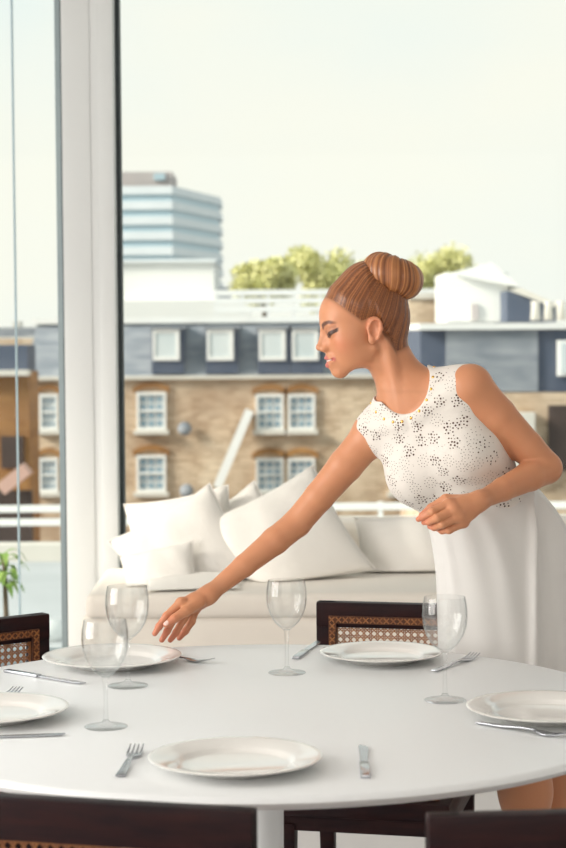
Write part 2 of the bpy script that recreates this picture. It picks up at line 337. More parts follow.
def make_chair(bw, top=.80, web=True):
    """origin on the floor under the middle of the backrest; the sitter faces -Y"""
    e = empty('cane_back_chair')
    D = .44; hw = bw / 2; fw = hw + .02
    seat = MB(); n = 24
    for k, z in enumerate((.405, .455)):
        pass
    MB().box((-hw-.005, -D, .415), (hw+.005, -.005, .455)).build('seat', 'mahogany', e, bevel=.010)
    MB().box((-hw+.02, -D+.03, .452), (hw-.02, -.035, .468)).build('seat_pad', 'cane_border', e, bevel=.006)
    MB().box((-hw+.005, -D+.012, .385), (hw-.005, -D+.034, .415)).build('apron', 'mahogany', e)
    MB().box((-hw+.005, -.03, .385), (hw-.005, -.008, .415)).build('apron', 'mahogany', e)
    for s in (-1, 1):
        MB().box((s*(hw-.012)-.011, -D+.03, .385), (s*(hw-.012)+.011, -.03, .415)).build('apron', 'mahogany', e)
        m = MB(); x = s*(hw-.02)
        m.add([(x-.011, -D+.012, 0), (x+.011, -D+.012, 0), (x+.011, -D+.034, 0), (x-.011, -D+.034, 0),
               (x-.019, -D+.004, .40), (x+.019, -D+.004, .40), (x+.019, -D+.042, .40), (x-.019, -D+.042, .40)],
              [(0,3,2,1),(4,5,6,7),(0,1,5,4),(1,2,6,5),(2,3,7,6),(3,0,4,7)]); m.build('leg', 'mahogany', e, bevel=.004)
        m = MB()
        m.add([(x-.012, -.005, 0), (x+.012, -.005, 0), (x+.012, .022, 0), (x-.012, .022, 0),
               (x-.02, -.03, .44), (x+.02, -.03, .44), (x+.02, .0, .44), (x-.02, .0, .44)],
              [(0,3,2,1),(4,5,6,7),(0,1,5,4),(1,2,6,5),(2,3,7,6),(3,0,4,7)]); m.build('leg', 'mahogany', e, bevel=.004)
        MB().box((s*(hw-.0225)-.0225, -.028, .44), (s*(hw-.0225)+.0225, .0, top)).build('back_post', 'mahogany', e, bevel=.004)
    MB().box((-hw, -.030, top-.057), (hw, .002, top)).build('top_rail', 'mahogany', e, bevel=.005)
    MB().box((-hw+.045, -.028, .47), (hw-.045, .0, .51)).build('lower_rail', 'mahogany', e, bevel=.004)
    x0, x1, z0, z1 = -hw+.030, hw-.030, .495, top-.030
    b = .017
    br = MB()
    br.box((x0, -.035, z1-b), (x1, -.029, z1)).box((x0, -.035, z0), (x1, -.029, z0+b))
    br.box((x0, -.035, z0+b), (x0+b, -.029, z1-b)).box((x1-b, -.035, z0+b), (x1, -.029, z1-b))
    border = br.build('cane_border', 'cane_border', e)
    stitch = MB()                           # crossed stitches along the braided border
    def cross(x, z):
        for s in (1, -1): stitch.bar((x-s*.006, -.036, z-.006), (x+s*.006, -.036, z+.006), .0025, .0025, up=(0, 1, 0))
    k = int((x1-x0) / .015)
    for i in range(k):
        for z in (z1-b/2, z0+b/2): cross(x0+.0075+i*(x1-x0-.015)/(k-1), z)
    k = int((z1-z0) / .015)
    for i in range(1, k-1):
        for x in (x0+b/2, x1-b/2): cross(x, z0+.0075+i*(z1-z0-.015)/(k-1))
    tag(stitch.build('cane_stitching', 'cane', border), kind='stuff')
    wb = cane_web(x1-x0-2*b, z1-z0-2*b, .0150)
    o = wb.build('cane_webbing', 'cane', e); o.location = (x0+b, -.022, z0+b); o['kind'] = 'stuff'
    return e
def place_chair(ch, p, q_dir_deg): ch.location = (p[0], p[1], 0); ch.rotation_euler = (0, 0, R(q_dir_deg))
ZT = .80
# chair behind the table; left end of the rail is measured at px 318,600
ch1 = make_chair(.355); a = on(318.5, 600, ZT); th = R(-13)
ch1.rotation_euler = (0, 0, th); ch1.location = (a.x + .1775*math.cos(th), a.y + .1775*math.sin(th), 0)
tag(ch1, 'dark mahogany cane-back chair on the far side beside the woman', 'chair', 'cane dining chairs')
ch2 = make_chair(.44)
a = on(43, 612, ZT); th = R(38)
ch2.rotation_euler = (0, 0, th); ch2.location = (a.x - .22*math.cos(th), a.y - .22*math.sin(th), 0)
tag(ch2, 'dark mahogany cane-back chair at the left edge by the window', 'chair', 'cane dining chairs')
ch3 = copy_tree(ch2); a = on(252, 812, ZT); th = R(180-14.5)
ch3.rotation_euler = (0, 0, th); d = Vector((math.cos(R(-14.5)), math.sin(R(-14.5))))
ch3.location = (a.x - .22*d.x, a.y - .22*d.y, 0)
tag(ch3, 'near cane-back chair seen from behind, in front of the pedestal at left', 'chair', 'cane dining chairs')
ch4 = copy_tree(ch2); a = on(428, 817, ZT); d = Vector((math.cos(R(4)), math.sin(R(4))))
ch4.rotation_euler = (0, 0, R(184)); ch4.location = (a.x + .22*d.x, a.y + .22*d.y, 0)
tag(ch4, 'near dark chair seen from behind in the lower right corner', 'chair', 'cane dining chairs')

# ------------------------------------------------------------------ tableware
def plate_mesh():
    p = [(0, .006), (.080, .006), (.086, .0075), (.090, .0115), (.096, .0145), (.128, .0205), (.134, .0215), (.1355, .0205), (.134, .0185),
         (.098, .0105), (.090, .0055), (.078, .003), (.076, 0), (.070, 0), (.069, .0025), (0, .0025)]
    return p
PLATES = [(112, 657.5, 1.04, 'white plate below the reaching hand, behind two wine glasses'),
          (381.5, 652.5, .93, 'white plate in front of the cane chair beside the woman'),
          (547, 708.5, 1.03, 'white plate cut by the right edge of the picture'),
          (-9, 709.5, 1.0, 'white plate cut by the left edge of the picture'),
          (235.5, 758, .99, 'white plate nearest the camera with bright reflection in its well')]
for px, py, s, lab in PLATES:
    o = MB().lathe([(r*s, z*s) for r, z in plate_mesh()], 72).build('dinner_plate', 'porcelain', None, smooth=True, flat_angle=60)
    p = on(px, py, TZ + .016); o.location = (p.x, p.y, TZ); tag(o, lab, 'plate', 'dinner plates on the round table')
def make_glass():
    e = empty('wine_glass')
    foot = [(0, 0), (.036, 0), (.0375, .0012), (.036, .0025), (.020, .0048), (.008, .0085), (.0048, .014), (0, .014)]
    stem = [(0, .0135), (.0047, .0135), (.0038, .03), (.0035, .055), (.0039, .075), (.0052, .090), (.007, .097), (0, .099)]
    o_ = [(.0065, .0965), (.014, .1025), (.024, .113), (.033, .129), (.0385, .148), (.0405, .168), (.0395, .188), (.0365, .206)]
    i_ = [(r - .0014, z + .0006) for r, z in o_[::-1]]; i_[0] = (.0353, .206); i_[-1] = (.004, .1005)
    MB().lathe(foot, 40).build('foot', 'crystal', e, smooth=True, flat_angle=70)
    MB().lathe(stem, 20).build('stem', 'crystal', e, smooth=True, flat_angle=70)
    MB().lathe([(0, .0962)] + o_ + i_ + [(0, .100)], 48).build('bowl', 'crystal', e, smooth=True, flat_angle=70)
    return e
GL = [(128, 686, 1.03, 'wine glass beside the left plate, farther of the overlapping pair'),
      (106, 727, .99, 'wine glass overlapping another, nearest the left side of the table'),
      (287, 673, .99, 'wine glass standing alone near the middle of the table'),
      (445, 700.5, 1.02, 'wine glass in front of the woman\'s white skirt')]
g0 = make_glass()
for i, (px, py, s, lab) in enumerate(GL):
    g = g0 if i == 0 else copy_tree(g0)
    g.location = on(px, py, TZ+.0004); g.scale = (s, s, s*.90); tag(g, lab, 'wine glass', 'wine glasses on the table')
def make_fork():                           # lies along +X, tines at +X
    e = empty('table_fork'); L_ = .175
    m = MB(); pts = [(-.09, 0, .0025), (-.04, 0, .003), (0, 0, .006), (.03, 0, .006)]
    ws = [.0075, .0065, .0045, .0035]
    v = []; f = []
    for (x, y, z), w_ in zip(pts, ws): v += [(x, -w_, z-.0012), (x, w_, z-.0012), (x, w_, z+.0014), (x, -w_, z+.0014)]
    for i in range(3):
        for k in range(4): f.append((i*4+k, i*4+(k+1)%4, i*4+4+(k+1)%4, i*4+4+k))
    f += [(3,2,1,0), (12,13,14,15)]
    MB().add(v, f).build('handle', 'steel', e, bevel=.0006)
    v = []; f = []; sec = [(.028, .0035, .006), (.040, .0095, .0045), (.050, .0115, .003), (.062, .0120, .0032)]
    for x, w_, z in sec: v += [(x, -w_, z-.001), (x, w_, z-.001), (x, w_, z+.001), (x, -w_, z+.001)]
    for i in range(3):
        for k in range(4): f.append((i*4+k, i*4+(k+1)%4, i*4+4+(k+1)%4, i*4+4+k))
    f += [(3,2,1,0), (12,13,14,15)]
    h = MB().add(v, f).build('fork_head', 'steel', e, bevel=.0005)
    for k in range(4):
        y = -.0102 + k*.0068; mm = MB()
        mm.add([(.06, y-.0019, .0023), (.06, y+.0019, .0023), (.06, y+.0019, .0041), (.06, y-.0019, .0041),
                (.082, y-.0015, .0055), (.082, y+.0015, .0055), (.082, y+.0015, .007), (.082, y-.0015, .007),
                (.098, y-.0008, .0105), (.098, y+.0008, .0105), (.098, y+.0008, .0115), (.098, y-.0008, .0115)],
               [(3,2,1,0), (8,9,10,11)] + [(i*4+q, i*4+(q+1)%4, i*4+4+(q+1)%4, i*4+4+q) for i in range(2) for q in range(4)])
        mm.build('tine', 'steel', h)
    return e
def make_knife():
    e = empty('table_knife')
    MB().box((-.11, -.0075, .0), (-.015, .0075, .0055)).build('handle', 'steel', e, bevel=.0016)
    prof2 = [(-.015, -.005), (.06, -.008), (.09, -.0085), (.105, -.005), (.112, .004), (.10, .006), (-.015, .0055)]
    n = len(prof2); v = [(x, y, .0016) for x, y in prof2] + [(x, y, .0036) for x, y in prof2]
    MB().add(v, [tuple(range(n))[::-1], tuple(range(n, 2*n))] + [(i, (i+1)%n, n+(i+1)%n, n+i) for i in range(n)]).build('blade', 'steel', e)
    return e
f0, k0 = make_fork(), make_knife()
def lay(e, a, b, lo, hi):                 # put local x=lo at pixel a and x=hi at pixel b, on the table; scale kept
    A, B = on(*a, TZ+.003), on(*b, TZ+.003); d = B - A
    m_ = A + d * ((0 - lo) / (hi - lo)) if False else None
    ang = math.atan2(d.y, d.x); c = (A + B) / 2; mid = (lo + hi) / 2
    e.location = (c.x - mid*math.cos(ang), c.y - mid*math.sin(ang), TZ + .0003); e.rotation_euler = (0, 0, ang)
lay(f0, (118, 779), (139, 746), -.09, .098); tag(f0, 'steel fork left of the nearest plate, tines away from the camera', 'fork', 'forks on the table')
for a, b, lo, hi, lab in (((181, 659), (205, 662), 0.0, .098, 'steel fork beside the far left plate below the reaching hand'),
                  ((445, 667), (474, 657), .098, -.05, 'steel fork between the right wine glass and the skirt'),
                  ((495, 725), (566, 737), .098, -.06, 'steel fork in front of the right-hand plate'),
                  ((10, 694.5), (21, 690), 0.075, .098, 'steel fork peeping out behind the left-hand plate')):
    f = copy_tree(f0); lay(f, a, b, lo, hi); tag(f, lab, 'fork', 'forks on the table')
lay(k0, (12, 671.5), (78, 682), -.11, .112); tag(k0, 'steel knife lying left of the far left plate', 'knife', 'knives on the table')
for a, b, lo, hi, lab in (((290, 662), (309, 648), -.11, -.03, 'steel knife beside the wine glass in the middle'),
                  ((366.5, 784), (363.5, 757), -.11, -.02, 'steel knife right of the nearest plate, handle towards the camera'),
                  ((-50, 738), (46, 734.5), -.11, .112, 'steel knife in front of the left-hand plate')):
    k = copy_tree(k0); lay(k, a, b, lo, hi); tag(k, lab, 'knife', 'knives on the table')

# ------------------------------------------------------------------ sofa and cushions
sx0 = at(83, 600, 6.9).x; SYF, SYB = 6.78, 7.78
so = tag(empty('sofa', (sx0, SYF, 0)), 'long white linen sofa standing in front of the window', 'sofa')
SW = 3.0
MB().box((0, 0, .05), (SW, SYB-SYF, .40)).build('base', 'sofa_linen', so, bevel=.05, seg=4)
for i in range(2):
    MB().box((.02+i*1.48, -.015, .385), (.02+(i+1)*1.48-.012, .80, .475)).build('seat_cushion', 'sofa_linen', so, bevel=.035, seg=4)
MB().box((.20, .72, .30), (SW, 1.0, .655)).build('backrest', 'sofa_linen', so, bevel=.05, seg=4)
MB().box((SW-.22, .0, .30), (SW, 1.0, .62)).build('armrest', 'sofa_linen', so, bevel=.05, seg=4)
for x in (.12, SW-.12):
    for y in (.1, .9): MB().box((x-.03, y-.03, 0), (x+.03, y+.03, .06)).build('foot', 'mahogany', so)
def pillow(cx, cy, Y, W, H, T, rot, tilt, yaw, lab, seed=0):
    n = 28; v = []; f = []; rr = random.Random(seed)
    ph = [rr.uniform(0, 6.28) for _ in range(6)]
    for side in (1, -1):
        for i in range(n + 1):
            for k in range(n + 1):
                u, q = -1 + 2*i/n, -1 + 2*k/n
                # seams bow inwards between the corners
                x = u * (1 - .085*(1-q*q)*abs(u)**3); z = q * (1 - .085*(1-u*u)*abs(q)**3)
                puff = ((1-abs(u)**2.4)*(1-abs(q)**2.4)) ** .55
                wr_ = .05*math.sin(3.1*u+2.2*q+ph[0])*math.sin(2.7*q-1.3*u+ph[1]) + .03*math.sin(7*u*q+ph[2]+5*u)
                y = side * T/2 * puff * (1 + wr_*1.6)
                v.append((x*W/2, y, z*H/2))
    N = (n+1)*(n+1)
    for s in range(2):
        for i in range(n):
            for k in range(n):
                a = s*N + i*(n+1)+k; q = (a, a+1, a+n+2, a+n+1); f.append(q if s else q[::-1])
    o = MB().add(v, f).build('throw_pillow', 'pillow_linen', None, smooth=True)
    o.location = at(cx, cy, Y)
    o.rotation_euler = (Matrix.Rotation(R(yaw), 3, 'Z') @ Matrix.Rotation(R(-tilt), 3, 'X') @ Matrix.Rotation(R(-rot), 3, 'Y')).to_euler()
    tag(o, lab, 'cushion', 'white cushions on the sofa')
    seam = MB().tube([(x*W/2, 0, z*H/2) for x, z in [( u*(1-.085*(1-q*q)*abs(u)**3), q*(1-.085*(1-u*u)*abs(q)**3)) for u, q in
            [(-1+2*i/20, -1) for i in range(20)] + [(1, -1+2*i/20) for i in range(20)] + [(1-2*i/20, 1) for i in range(20)] + [(-1, 1-2*i/20) for i in range(21)]]], .0035, 6).build('piping', 'pillow_linen', o, smooth=True)
    # the cushion settles on the seat and against the backrest
    M = Matrix.Translation(o.location) @ o.rotation_euler.to_matrix().to_4x4(); zs, yb = .4765, SYF + .715
    base = Vector((o.location.x, o.location.y, zs))
    for q in (o, seam):
        for vt in q.data.vertices:
            p = M @ vt.co
            if p.z < zs + .05: p.z = zs + .05 * math.exp((p.z - zs - .05) / .05) * .98
            if p.z < .67 and p.y > yb: p.y = yb
            vt.co = p - base
        q.data.update()
    o.rotation_euler = (0, 0, 0); o.location = base
    return o
pillow(184, 546, 7.40, .42, .42, .17, 11, 18, -6, 'large white cushion at the left end with a pointed upper corner', 1)
pillow(238, 556, 7.44, .44, .44, .14, 33, 18, 0, 'white cushion with only its small tip showing between two larger ones', 2)
pillow(189, 560, 7.19, .45, .45, .15, 31, 24, 0, 'white cushion leaning at left of centre behind the forearm', 3)
pillow(288, 546, 7.22, .50, .48, .18, 27, 24, 6, 'largest white cushion with its tall peak rising behind the upper arm', 4)
pillow(408, 554, 7.38, .40, .315, .15, 4, 16, -4, 'squarish white cushion left of the woman\'s skirt', 5)
pillow(160, 576, 7.04, .28, .24, .11, 14, 34, -10, 'small white cushion low at the left end of the sofa', 6)
pillow(190, 588, 6.95, .34, .26, .07, 4, 74, 4, 'thin white cushion lying nearly flat behind the hand', 7)

# ------------------------------------------------------------------ outside: roofs and houses across the street
def px_box(e, name, m, x0, x1, y0, y1, Y, depth, off=0.0, bevel=0):      # box whose front fills pixels x0..x1, y0..y1 at depth Y
    a = at(x0, y1, Y); b = at(x1, y0, Y); o = e.location
    return MB().box((a.x-o.x, Y+off-o.y, a.z-o.z), (b.x-o.x, Y+off+depth-o.y, b.z-o.z)).build(name, m, e)
ground = struct(box((-300, 9, -15), (300, 1200, -14), 'ground', 'asphalt'))
# lower flat roof outside the window with its railing
fr_ = tag(empty('flat_roof', (0, 8.6, -14)), 'blue grey flat roof below the window behind the sofa', 'roof')
MB().box((-14, 0, 0), (12, 25.6, 11.4)).build('roof_deck', 'roof_felt', fr_)
MB().box((-14, 25.1, 11.4), (12, 25.6, 11.7)).build('roof_kerb', 'stone_trim', fr_)
MB().lathe([(0, 0), (.34, 0), (.34, .10), (.26, .22), (0, .28)], 20, Matrix.Translation((at(42, 556, 25).x, 16.4, 11.4))).build('roof_light', 'white_frame', fr_, smooth=True)
MB().box((-9, 7.0, 11.4), (at(62, 580, 16).x, 7.6, 11.62)).build('roof_upstand', 'slate', fr_)
rl = tag(empty('roof_railing', (0, 34, -2.6)), 'white two-bar railing along the far side of the flat roof', 'railing')
for py in (508.5, 522):
    z = at(60, py, 34).z; MB().box((-14, -.05, z+2.6-.06), (12, .05, z+2.6+.06)).build('rail', 'white_frame', rl)
for i in range(14): MB().box((-13.5+i*1.9, -.04, 0), (-13.42+i*1.9, .04, 1.0)).build('post', 'white_frame', rl)
# brick house with mansard roof
YB_ = 80.0
def zz(py, Y=YB_): return at(283, py, Y).z
bh = tag(empty('brick_house', (0, YB_, -14)), 'brown brick house with slate mansard roof across the street', 'building')
fx0, fx1 = at(24, 400, YB_).x, at(420, 400, YB_).x
ft = zz(376)
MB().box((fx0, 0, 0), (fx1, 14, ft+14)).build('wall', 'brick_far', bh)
MB().box((fx0-.2, -.25, ft+14-.10), (fx1+.2, .3, ft+14+.05)).build('parapet', 'stone_trim', bh)
mt = zz(321); v = [(fx0, .1, ft+14), (fx1, .1, ft+14), (fx1, 13, ft+14), (fx0, 13, ft+14), (fx0+.4, 1.6, mt+14), (fx1-.4, 1.6, mt+14), (fx1-.4, 12, mt+14), (fx0+.4, 12, mt+14)]
MB().add(v, [(0,3,2,1),(4,5,6,7),(0,1,5,4),(1,2,6,5),(2,3,7,6),(3,0,4,7)]).build('mansard_roof', 'slate', bh)
MB().box((fx0+.2, 1.4, mt+13.95), (fx1-.2, 1.9, mt+14.2)).build('roof_edge', 'white_frame', bh)
def sash(e, x0, x1, y0, y1, Y, cols=3, rows=4, arch=True):
    a = at(x0, y1, Y); b = at(x1, y0, Y); W, H = b.x-a.x, b.z-a.z; o = e.location; bx, bz = a.x-o.x, a.z-o.z
    fm = MB(); t = .10
    fm.box((bx, -.14, bz), (bx+t, .02, bz+H)).box((bx+W-t, -.14, bz), (bx+W, .02, bz+H)).box((bx+t, -.14, bz), (bx+W-t, .02, bz+t)).box((bx+t, -.14, bz+H-t*1.2), (bx+W-t, .02, bz+H))
    fm.box((bx+t, -.12, bz+H*.48), (bx+W-t, .01, bz+H*.54))
    wn = fm.build('window', 'white_frame', e)
    MB().box((bx-.12, -.35, bz-.18), (bx+W+.12, .05, bz)).build('sill', 'stone_trim', wn)
    if arch:
        vv = []; n = 10
        for i in range(n+1):
            u = -1 + 2*i/n; vv += [(bx+W/2+u*(W/2+.15), -.10, bz+H-.02+.22*(1-u*u)), (bx+W/2+u*(W/2+.15), -.10, bz+H+.22+.22*(1-u*u)),
                                   (bx+W/2+u*(W/2+.15), .02, bz+H-.02+.22*(1-u*u)), (bx+W/2+u*(W/2+.15), .02, bz+H+.22+.22*(1-u*u))]
        ff = []
        for i in range(n): q = i*4; ff += [(q, q+4, q+5, q+1), (q+2, q+3, q+7, q+6), (q+1, q+5, q+7, q+3), (q, q+2, q+6, q+4)]
        ff += [(0, 1, 3, 2), (n*4, n*4+2, n*4+3, n*4+1)]
        MB().add(vv, ff).build('lintel', 'brick_ochre', wn)
    iw, ih = (W-2*t), (H-2.2*t); g = .05
    for i in range(cols):
        for k in range(rows):
            MB().box((bx+t+iw*i/cols+g, -.06, bz+t+ih*k/rows+g), (bx+t+iw*(i+1)/cols-g, -.03, bz+t+ih*(k+1)/rows-g)).build('pane', 'far_glass', wn)
    MB().box((bx+t, -.02, bz+t), (bx+W-t, .015, bz+H-t)).build('glazing_bars', 'white_frame', wn)
for x0, x1, y0, y1 in ((137, 166, 392, 430), (137, 166, 455, 492), (256, 283.5, 394, 430), (288, 315, 394, 430), (256, 283.5, 458, 492), (288, 315, 458, 492),
                       (390, 417, 394, 430), (390, 417, 458, 492), (40, 58, 394, 430), (40, 58, 458, 492)):
    sash(bh, x0, x1, y0, y1, YB_)
for x0, x1, mid in ((152, 184, None), (206, 238, None), (258, 290, None), (291, 323, None), (380, 410, None)):
    a = at(x0, 374, YB_); b = at(x1, 329, YB_); W = b.x-a.x; H = b.z-a.z; bx, bz = a.x, a.z+14
    dm = MB().box((bx, -.05, bz), (bx+W, 3.0, bz+H)).build('dormer', 'slate_dark', bh)
    MB().box((bx-.08, -.2, bz+H), (bx+W+.08, 3.0, bz+H+.12)).build('dormer_roof', 'slate', dm)
    fm = MB(); t = .16
    fm.box((bx+.05, -.14, bz+H*.3), (bx+t, -.04, bz+H)).box((bx+W*.86-t, -.14, bz+H*.3), (bx+W*.86, -.04, bz+H)).box((bx+t, -.14, bz+H*.3), (bx+W*.86-t, -.04, bz+H*.3+t)).box((bx+t, -.14, bz+H-t), (bx+W*.86-t, -.04, bz+H))
    fm.build('dormer_frame', 'white_frame', dm)
    MB().box((bx+t, -.10, bz+H*.3+t), (bx+W*.86-t, -.055, bz+H-t)).build('pane', 'dormer_glass', dm)
a, b = at(217, 488, YB_-1.2), at(249, 412, YB_-1.2); o = bh.location
MB().bar((a.x, -1.2, a.z+14), (b.x, -.2, b.z+14), .36, .36, up=(0, 1, 0)).build('raking_strut', 'white_frame', bh)
for px, py in ((185, 428), (187, 490)):
    p = at(px, py, YB_); MB().lathe([(0, .09), (.17, .06), (.30, -.04), (.28, -.06), (.14, .0), (0, .03)], 20, Matrix.Translation((p.x, -.3, p.z+14)) @ Matrix.Rotation(R(75), 4, 'X')).build('satellite_dish', 'slate', bh, smooth=True)
# roof balustrade on top of the brick house
bl = tag(empty('roof_balustrade', (0, 86, mt)), 'white bar balustrade on the roof of the brick house', 'railing')
for py in (293, 301, 309.5):
    p0, p1 = at(214, py, 86), at(452, py, 86)
    MB().box((p0.x, -.08, p0.z-mt-.13), (p1.x, .08, p0.z-mt+.13)).build('rail', 'white_frame', bl)
for i in range(10):
    x = at(216 + i*26, 300, 86).x; MB().box((x-.06, -.05, 0), (x+.06, .05, zz(291, 86)-mt)).build('post', 'white_frame', bl)
# stone stack and slate-clad house on the right
ck = tag(empty('chimney_stack', (at(428, 300, 72).x, 72, -14)), 'tan brick chimney stack behind the woman\'s bun', 'chimney')
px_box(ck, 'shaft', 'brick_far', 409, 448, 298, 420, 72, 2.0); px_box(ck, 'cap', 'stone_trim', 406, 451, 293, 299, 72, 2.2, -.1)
sh = tag(empty('slate_house', (at(500, 300, 60).x, 60, -14)), 'house with tall dark slate front and pale coping at right', 'building')
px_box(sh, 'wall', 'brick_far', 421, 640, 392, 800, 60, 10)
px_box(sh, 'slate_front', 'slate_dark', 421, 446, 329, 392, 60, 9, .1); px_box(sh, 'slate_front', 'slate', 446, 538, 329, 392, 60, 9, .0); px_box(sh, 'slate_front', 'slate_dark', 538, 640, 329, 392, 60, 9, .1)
px_box(sh, 'coping', 'white_frame', 419, 640, 322, 330, 60, 9.2, -.2)
wn = px_box(sh, 'window', 'white_frame', 557, 582, 340, 376, 60, .3, -.25); px_box(sh, 'pane', 'dormer_glass', 560, 579, 343, 373, 60, .1, -.3)
sill = px_box(sh, 'stone_bay', 'stone_trim', 498, 533, 412, 470, 60, .6, -.5); px_box(sh, 'doorway', 'dark_shop', 548, 580, 405, 470, 60, .4, -.2)
wb_ = tag(empty('white_roof_house', (at(478, 300, 66).x, 66, zz(322, 66))), 'white rendered roof house above the slate front', 'building')
px_box(wb_, 'wall', 'render_white', 447, 508, 272, 322, 66, 5)
a = at(472, 272, 66); b = at(516, 262, 66); o = wb_.location
rf = MB(); A, B, Cc = at(455, 272, 66), at(490, 262, 66), at(520, 288, 66)
v = [(p.x-o.x, y, p.z-o.z) for y in (-.3, 5.4) for p in (A, B, Cc, at(455, 275, 66))]
rf.add(v, [(0,1,2,3), (7,6,5,4), (0,4,5,1), (1,5,6,2), (2,6,7,3), (3,7,4,0)]).build('roof', 'white_frame', wb_)
px_box(wb_, 'door', 'tower_plant', 471, 478, 304, 320, 66, .1, -.1)
dk = tag(empty('dark_gable_house', (at(540, 300, 64).x, 64, zz(322, 64))), 'dark gabled roof beside the white roof house', 'building')
o = dk.location; pts = [at(507, 322, 64), at(507, 291, 64), at(520, 290, 64), at(556, 306, 64), at(556, 322, 64)]
v = [(p.x-o.x, y, p.z-o.z) for y in (0, 4) for p in pts]
MB().add(v, [(0,1,2,3,4), (9,8,7,6,5), (0,5,6,1), (1,6,7,2), (2,7,8,3), (3,8,9,4), (4,9,5,0)]).build('gable', 'slate_dark', dk)
pts = [at(510, 291, 64), at(520, 288, 64), at(559, 305, 64), at(559, 309, 64)]
v = [(p.x-o.x, y, p.z-o.z) for y in (-.3, 4.2) for p in pts]
MB().add(v, [(0,1,2,3), (7,6,5,4), (0,4,5,1), (1,5,6,2), (2,6,7,3), (3,7,4,0)]).build('verge', 'stone_trim', dk)
cp = tag(empty('chimney_pots', (at(556, 315, 62).x, 62.5, zz(322, 62))), 'cluster of pale chimney pots at the right edge', 'chimney')
for i in range(4):
    MB().lathe([(0, 0), (.17, 0), (.13, .5), (.16, .62), (.10, .62), (0, .4)], 12, Matrix.Translation((-.6+.42*i, 0, 0))).build('pot', 'stone_trim', cp, smooth=True)
# office tower, low white building
YT = 400.0
tw = tag(empty('office_tower', (at(170, 300, YT).x, YT, -14)), 'tall pale office block with blue window bands at left', 'building')
def tower_slab(y0, y1, m, name, grow):
    # plan: front face px 60..172, right face receding to px 218
    o = tw.location; z0, z1 = at(172, y1, YT).z+14, at(172, y0, YT).z+14
    A = at(84, 300, YT).x-o.x; B = at(172, 300, YT).x-o.x; ex = at(218, 300, YT+30).x-o.x
    pl = [(A-grow, -grow), (B+grow*.5, -grow), (ex+grow, 34), (ex+grow, 50), (A-grow, 50)]
    n = 5; v = [(x, y, z0) for x, y in pl] + [(x, y, z1) for x, y in pl]
    MB().add(v, [tuple(range(n))[::-1], tuple(range(n, 2*n))] + [(i, (i+1)%n, n+(i+1)%n, n+i) for i in range(n)]).build(name, m, tw)
tower_slab(186, 470, 'tower_glass', 'core', 0)
ys = 186.0
for i in range(9): tower_slab(ys, ys+8.2, 'tower_white', 'spandrel', .6); ys += 15.2
px_box(tw, 'plant_room', 'tower_plant', 92, 170, 169, 187, YT, 20, 6)
px_box(tw, 'plant_louvre', 'tower_glass', 152, 163, 171, 178, YT, 1, 5.5)
lw_ = tag(empty('low_white_block', (at(170, 300, 200).x, 200, -14)), 'plain white block in front of the office tower', 'building')
px_box(lw_, 'wall', 'render_white', 86, 214, 262, 420, 200, 20); px_box(lw_, 'roof_edge', 'tower_white', 84, 216, 259, 263, 200, 21, -.5)
px_box(lw_, 'lean_to', 'render_white', 120, 250, 300, 420, 196, 4); px_box(lw_, 'stair_hood', 'slate', 218, 230, 287, 300, 196, 4)
# ochre house seen through the left pane
oh = tag(empty('ochre_house', (at(5, 300, 66).x, 66, -14)), 'ochre brick house with dark arched entrance in the left pane', 'building')
px_box(oh, 'wall', 'brick_ochre', -60, 29, 372, 800, 66, 2.5); px_box(oh, 'slate_roof', 'slate_dark', -60, 26, 345, 372, 66, 2.2, .3)
px_box(oh, 'cornice', 'stone_trim', -60, 30, 370, 376, 66, .8, -.5)
px_box(oh, 'window', 'dark_shop', 2, 24, 436, 468, 66, .4, -.2); px_box(oh, 'shop_opening', 'dark_shop', -5, 32, 490, 560, 66, .4, -.2)
p = at(18, 478, 66); o = oh.location
MB().bar((at(6, 486, 66).x-o.x, -.9, p.z-o.z-.3), (at(31, 468, 66).x-o.x, -.9, p.z-o.z+.4), .45, .9, up=(0, 1, 0)).build('awning', 'pink_awning', oh)
sk = tag(empty('far_terrace', (at(30, 325, 170).x, 170, -14)), 'distant slate-roofed terrace on the skyline in the left pane', 'building')
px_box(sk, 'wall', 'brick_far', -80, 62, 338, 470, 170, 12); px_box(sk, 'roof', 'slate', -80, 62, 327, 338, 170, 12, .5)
for x in (-20, 8, 38): px_box(sk, 'chimney', 'stone_trim', x, x+7, 321, 328, 170, 2, 3)

def leaf_cloud(e, name, m, blobs, n, size, seed):
    r = np.random.default_rng(seed); V = []; F = []
    wts = np.array([b[3] ** 2 for b in blobs]); wts = wts / wts.sum()
    idx = r.choice(len(blobs), n, p=wts)
    d = r.normal(size=(n, 3)); d /= np.linalg.norm(d, axis=1)[:, None]; rad = r.uniform(.2, 1.3, n)**.8
    a = r.normal(size=(n, 3)); a /= np.linalg.norm(a, axis=1)[:, None]; b = np.cross(a, r.normal(size=(n, 3))); b /= np.linalg.norm(b, axis=1)[:, None]
    bl_ = np.array([q[:3] for q in blobs])[idx]; br_ = np.array([q[3] for q in blobs])[idx]
    c = bl_ + d * (rad * br_)[:, None] * np.array([1, 1, .8]); s = (size * r.uniform(.6, 1.3, n))[:, None]
    v = np.stack([c - a*s, c + b*s*.5, c + a*s, c - b*s*.5], 1).reshape(-1, 3)
    f = np.arange(n*4).reshape(-1, 4)
    o = MB(); o.v = [tuple(q) for q in v]; o.f = [tuple(q) for q in f]
    me = bpy.data.meshes.new(name); me.from_pydata(o.v, [], o.f); me.materials.append(MATS[m])
    ob = bpy.data.objects.new(name, me); C.objects.link(ob); ob.parent = e; ob['kind'] = 'stuff'; return ob
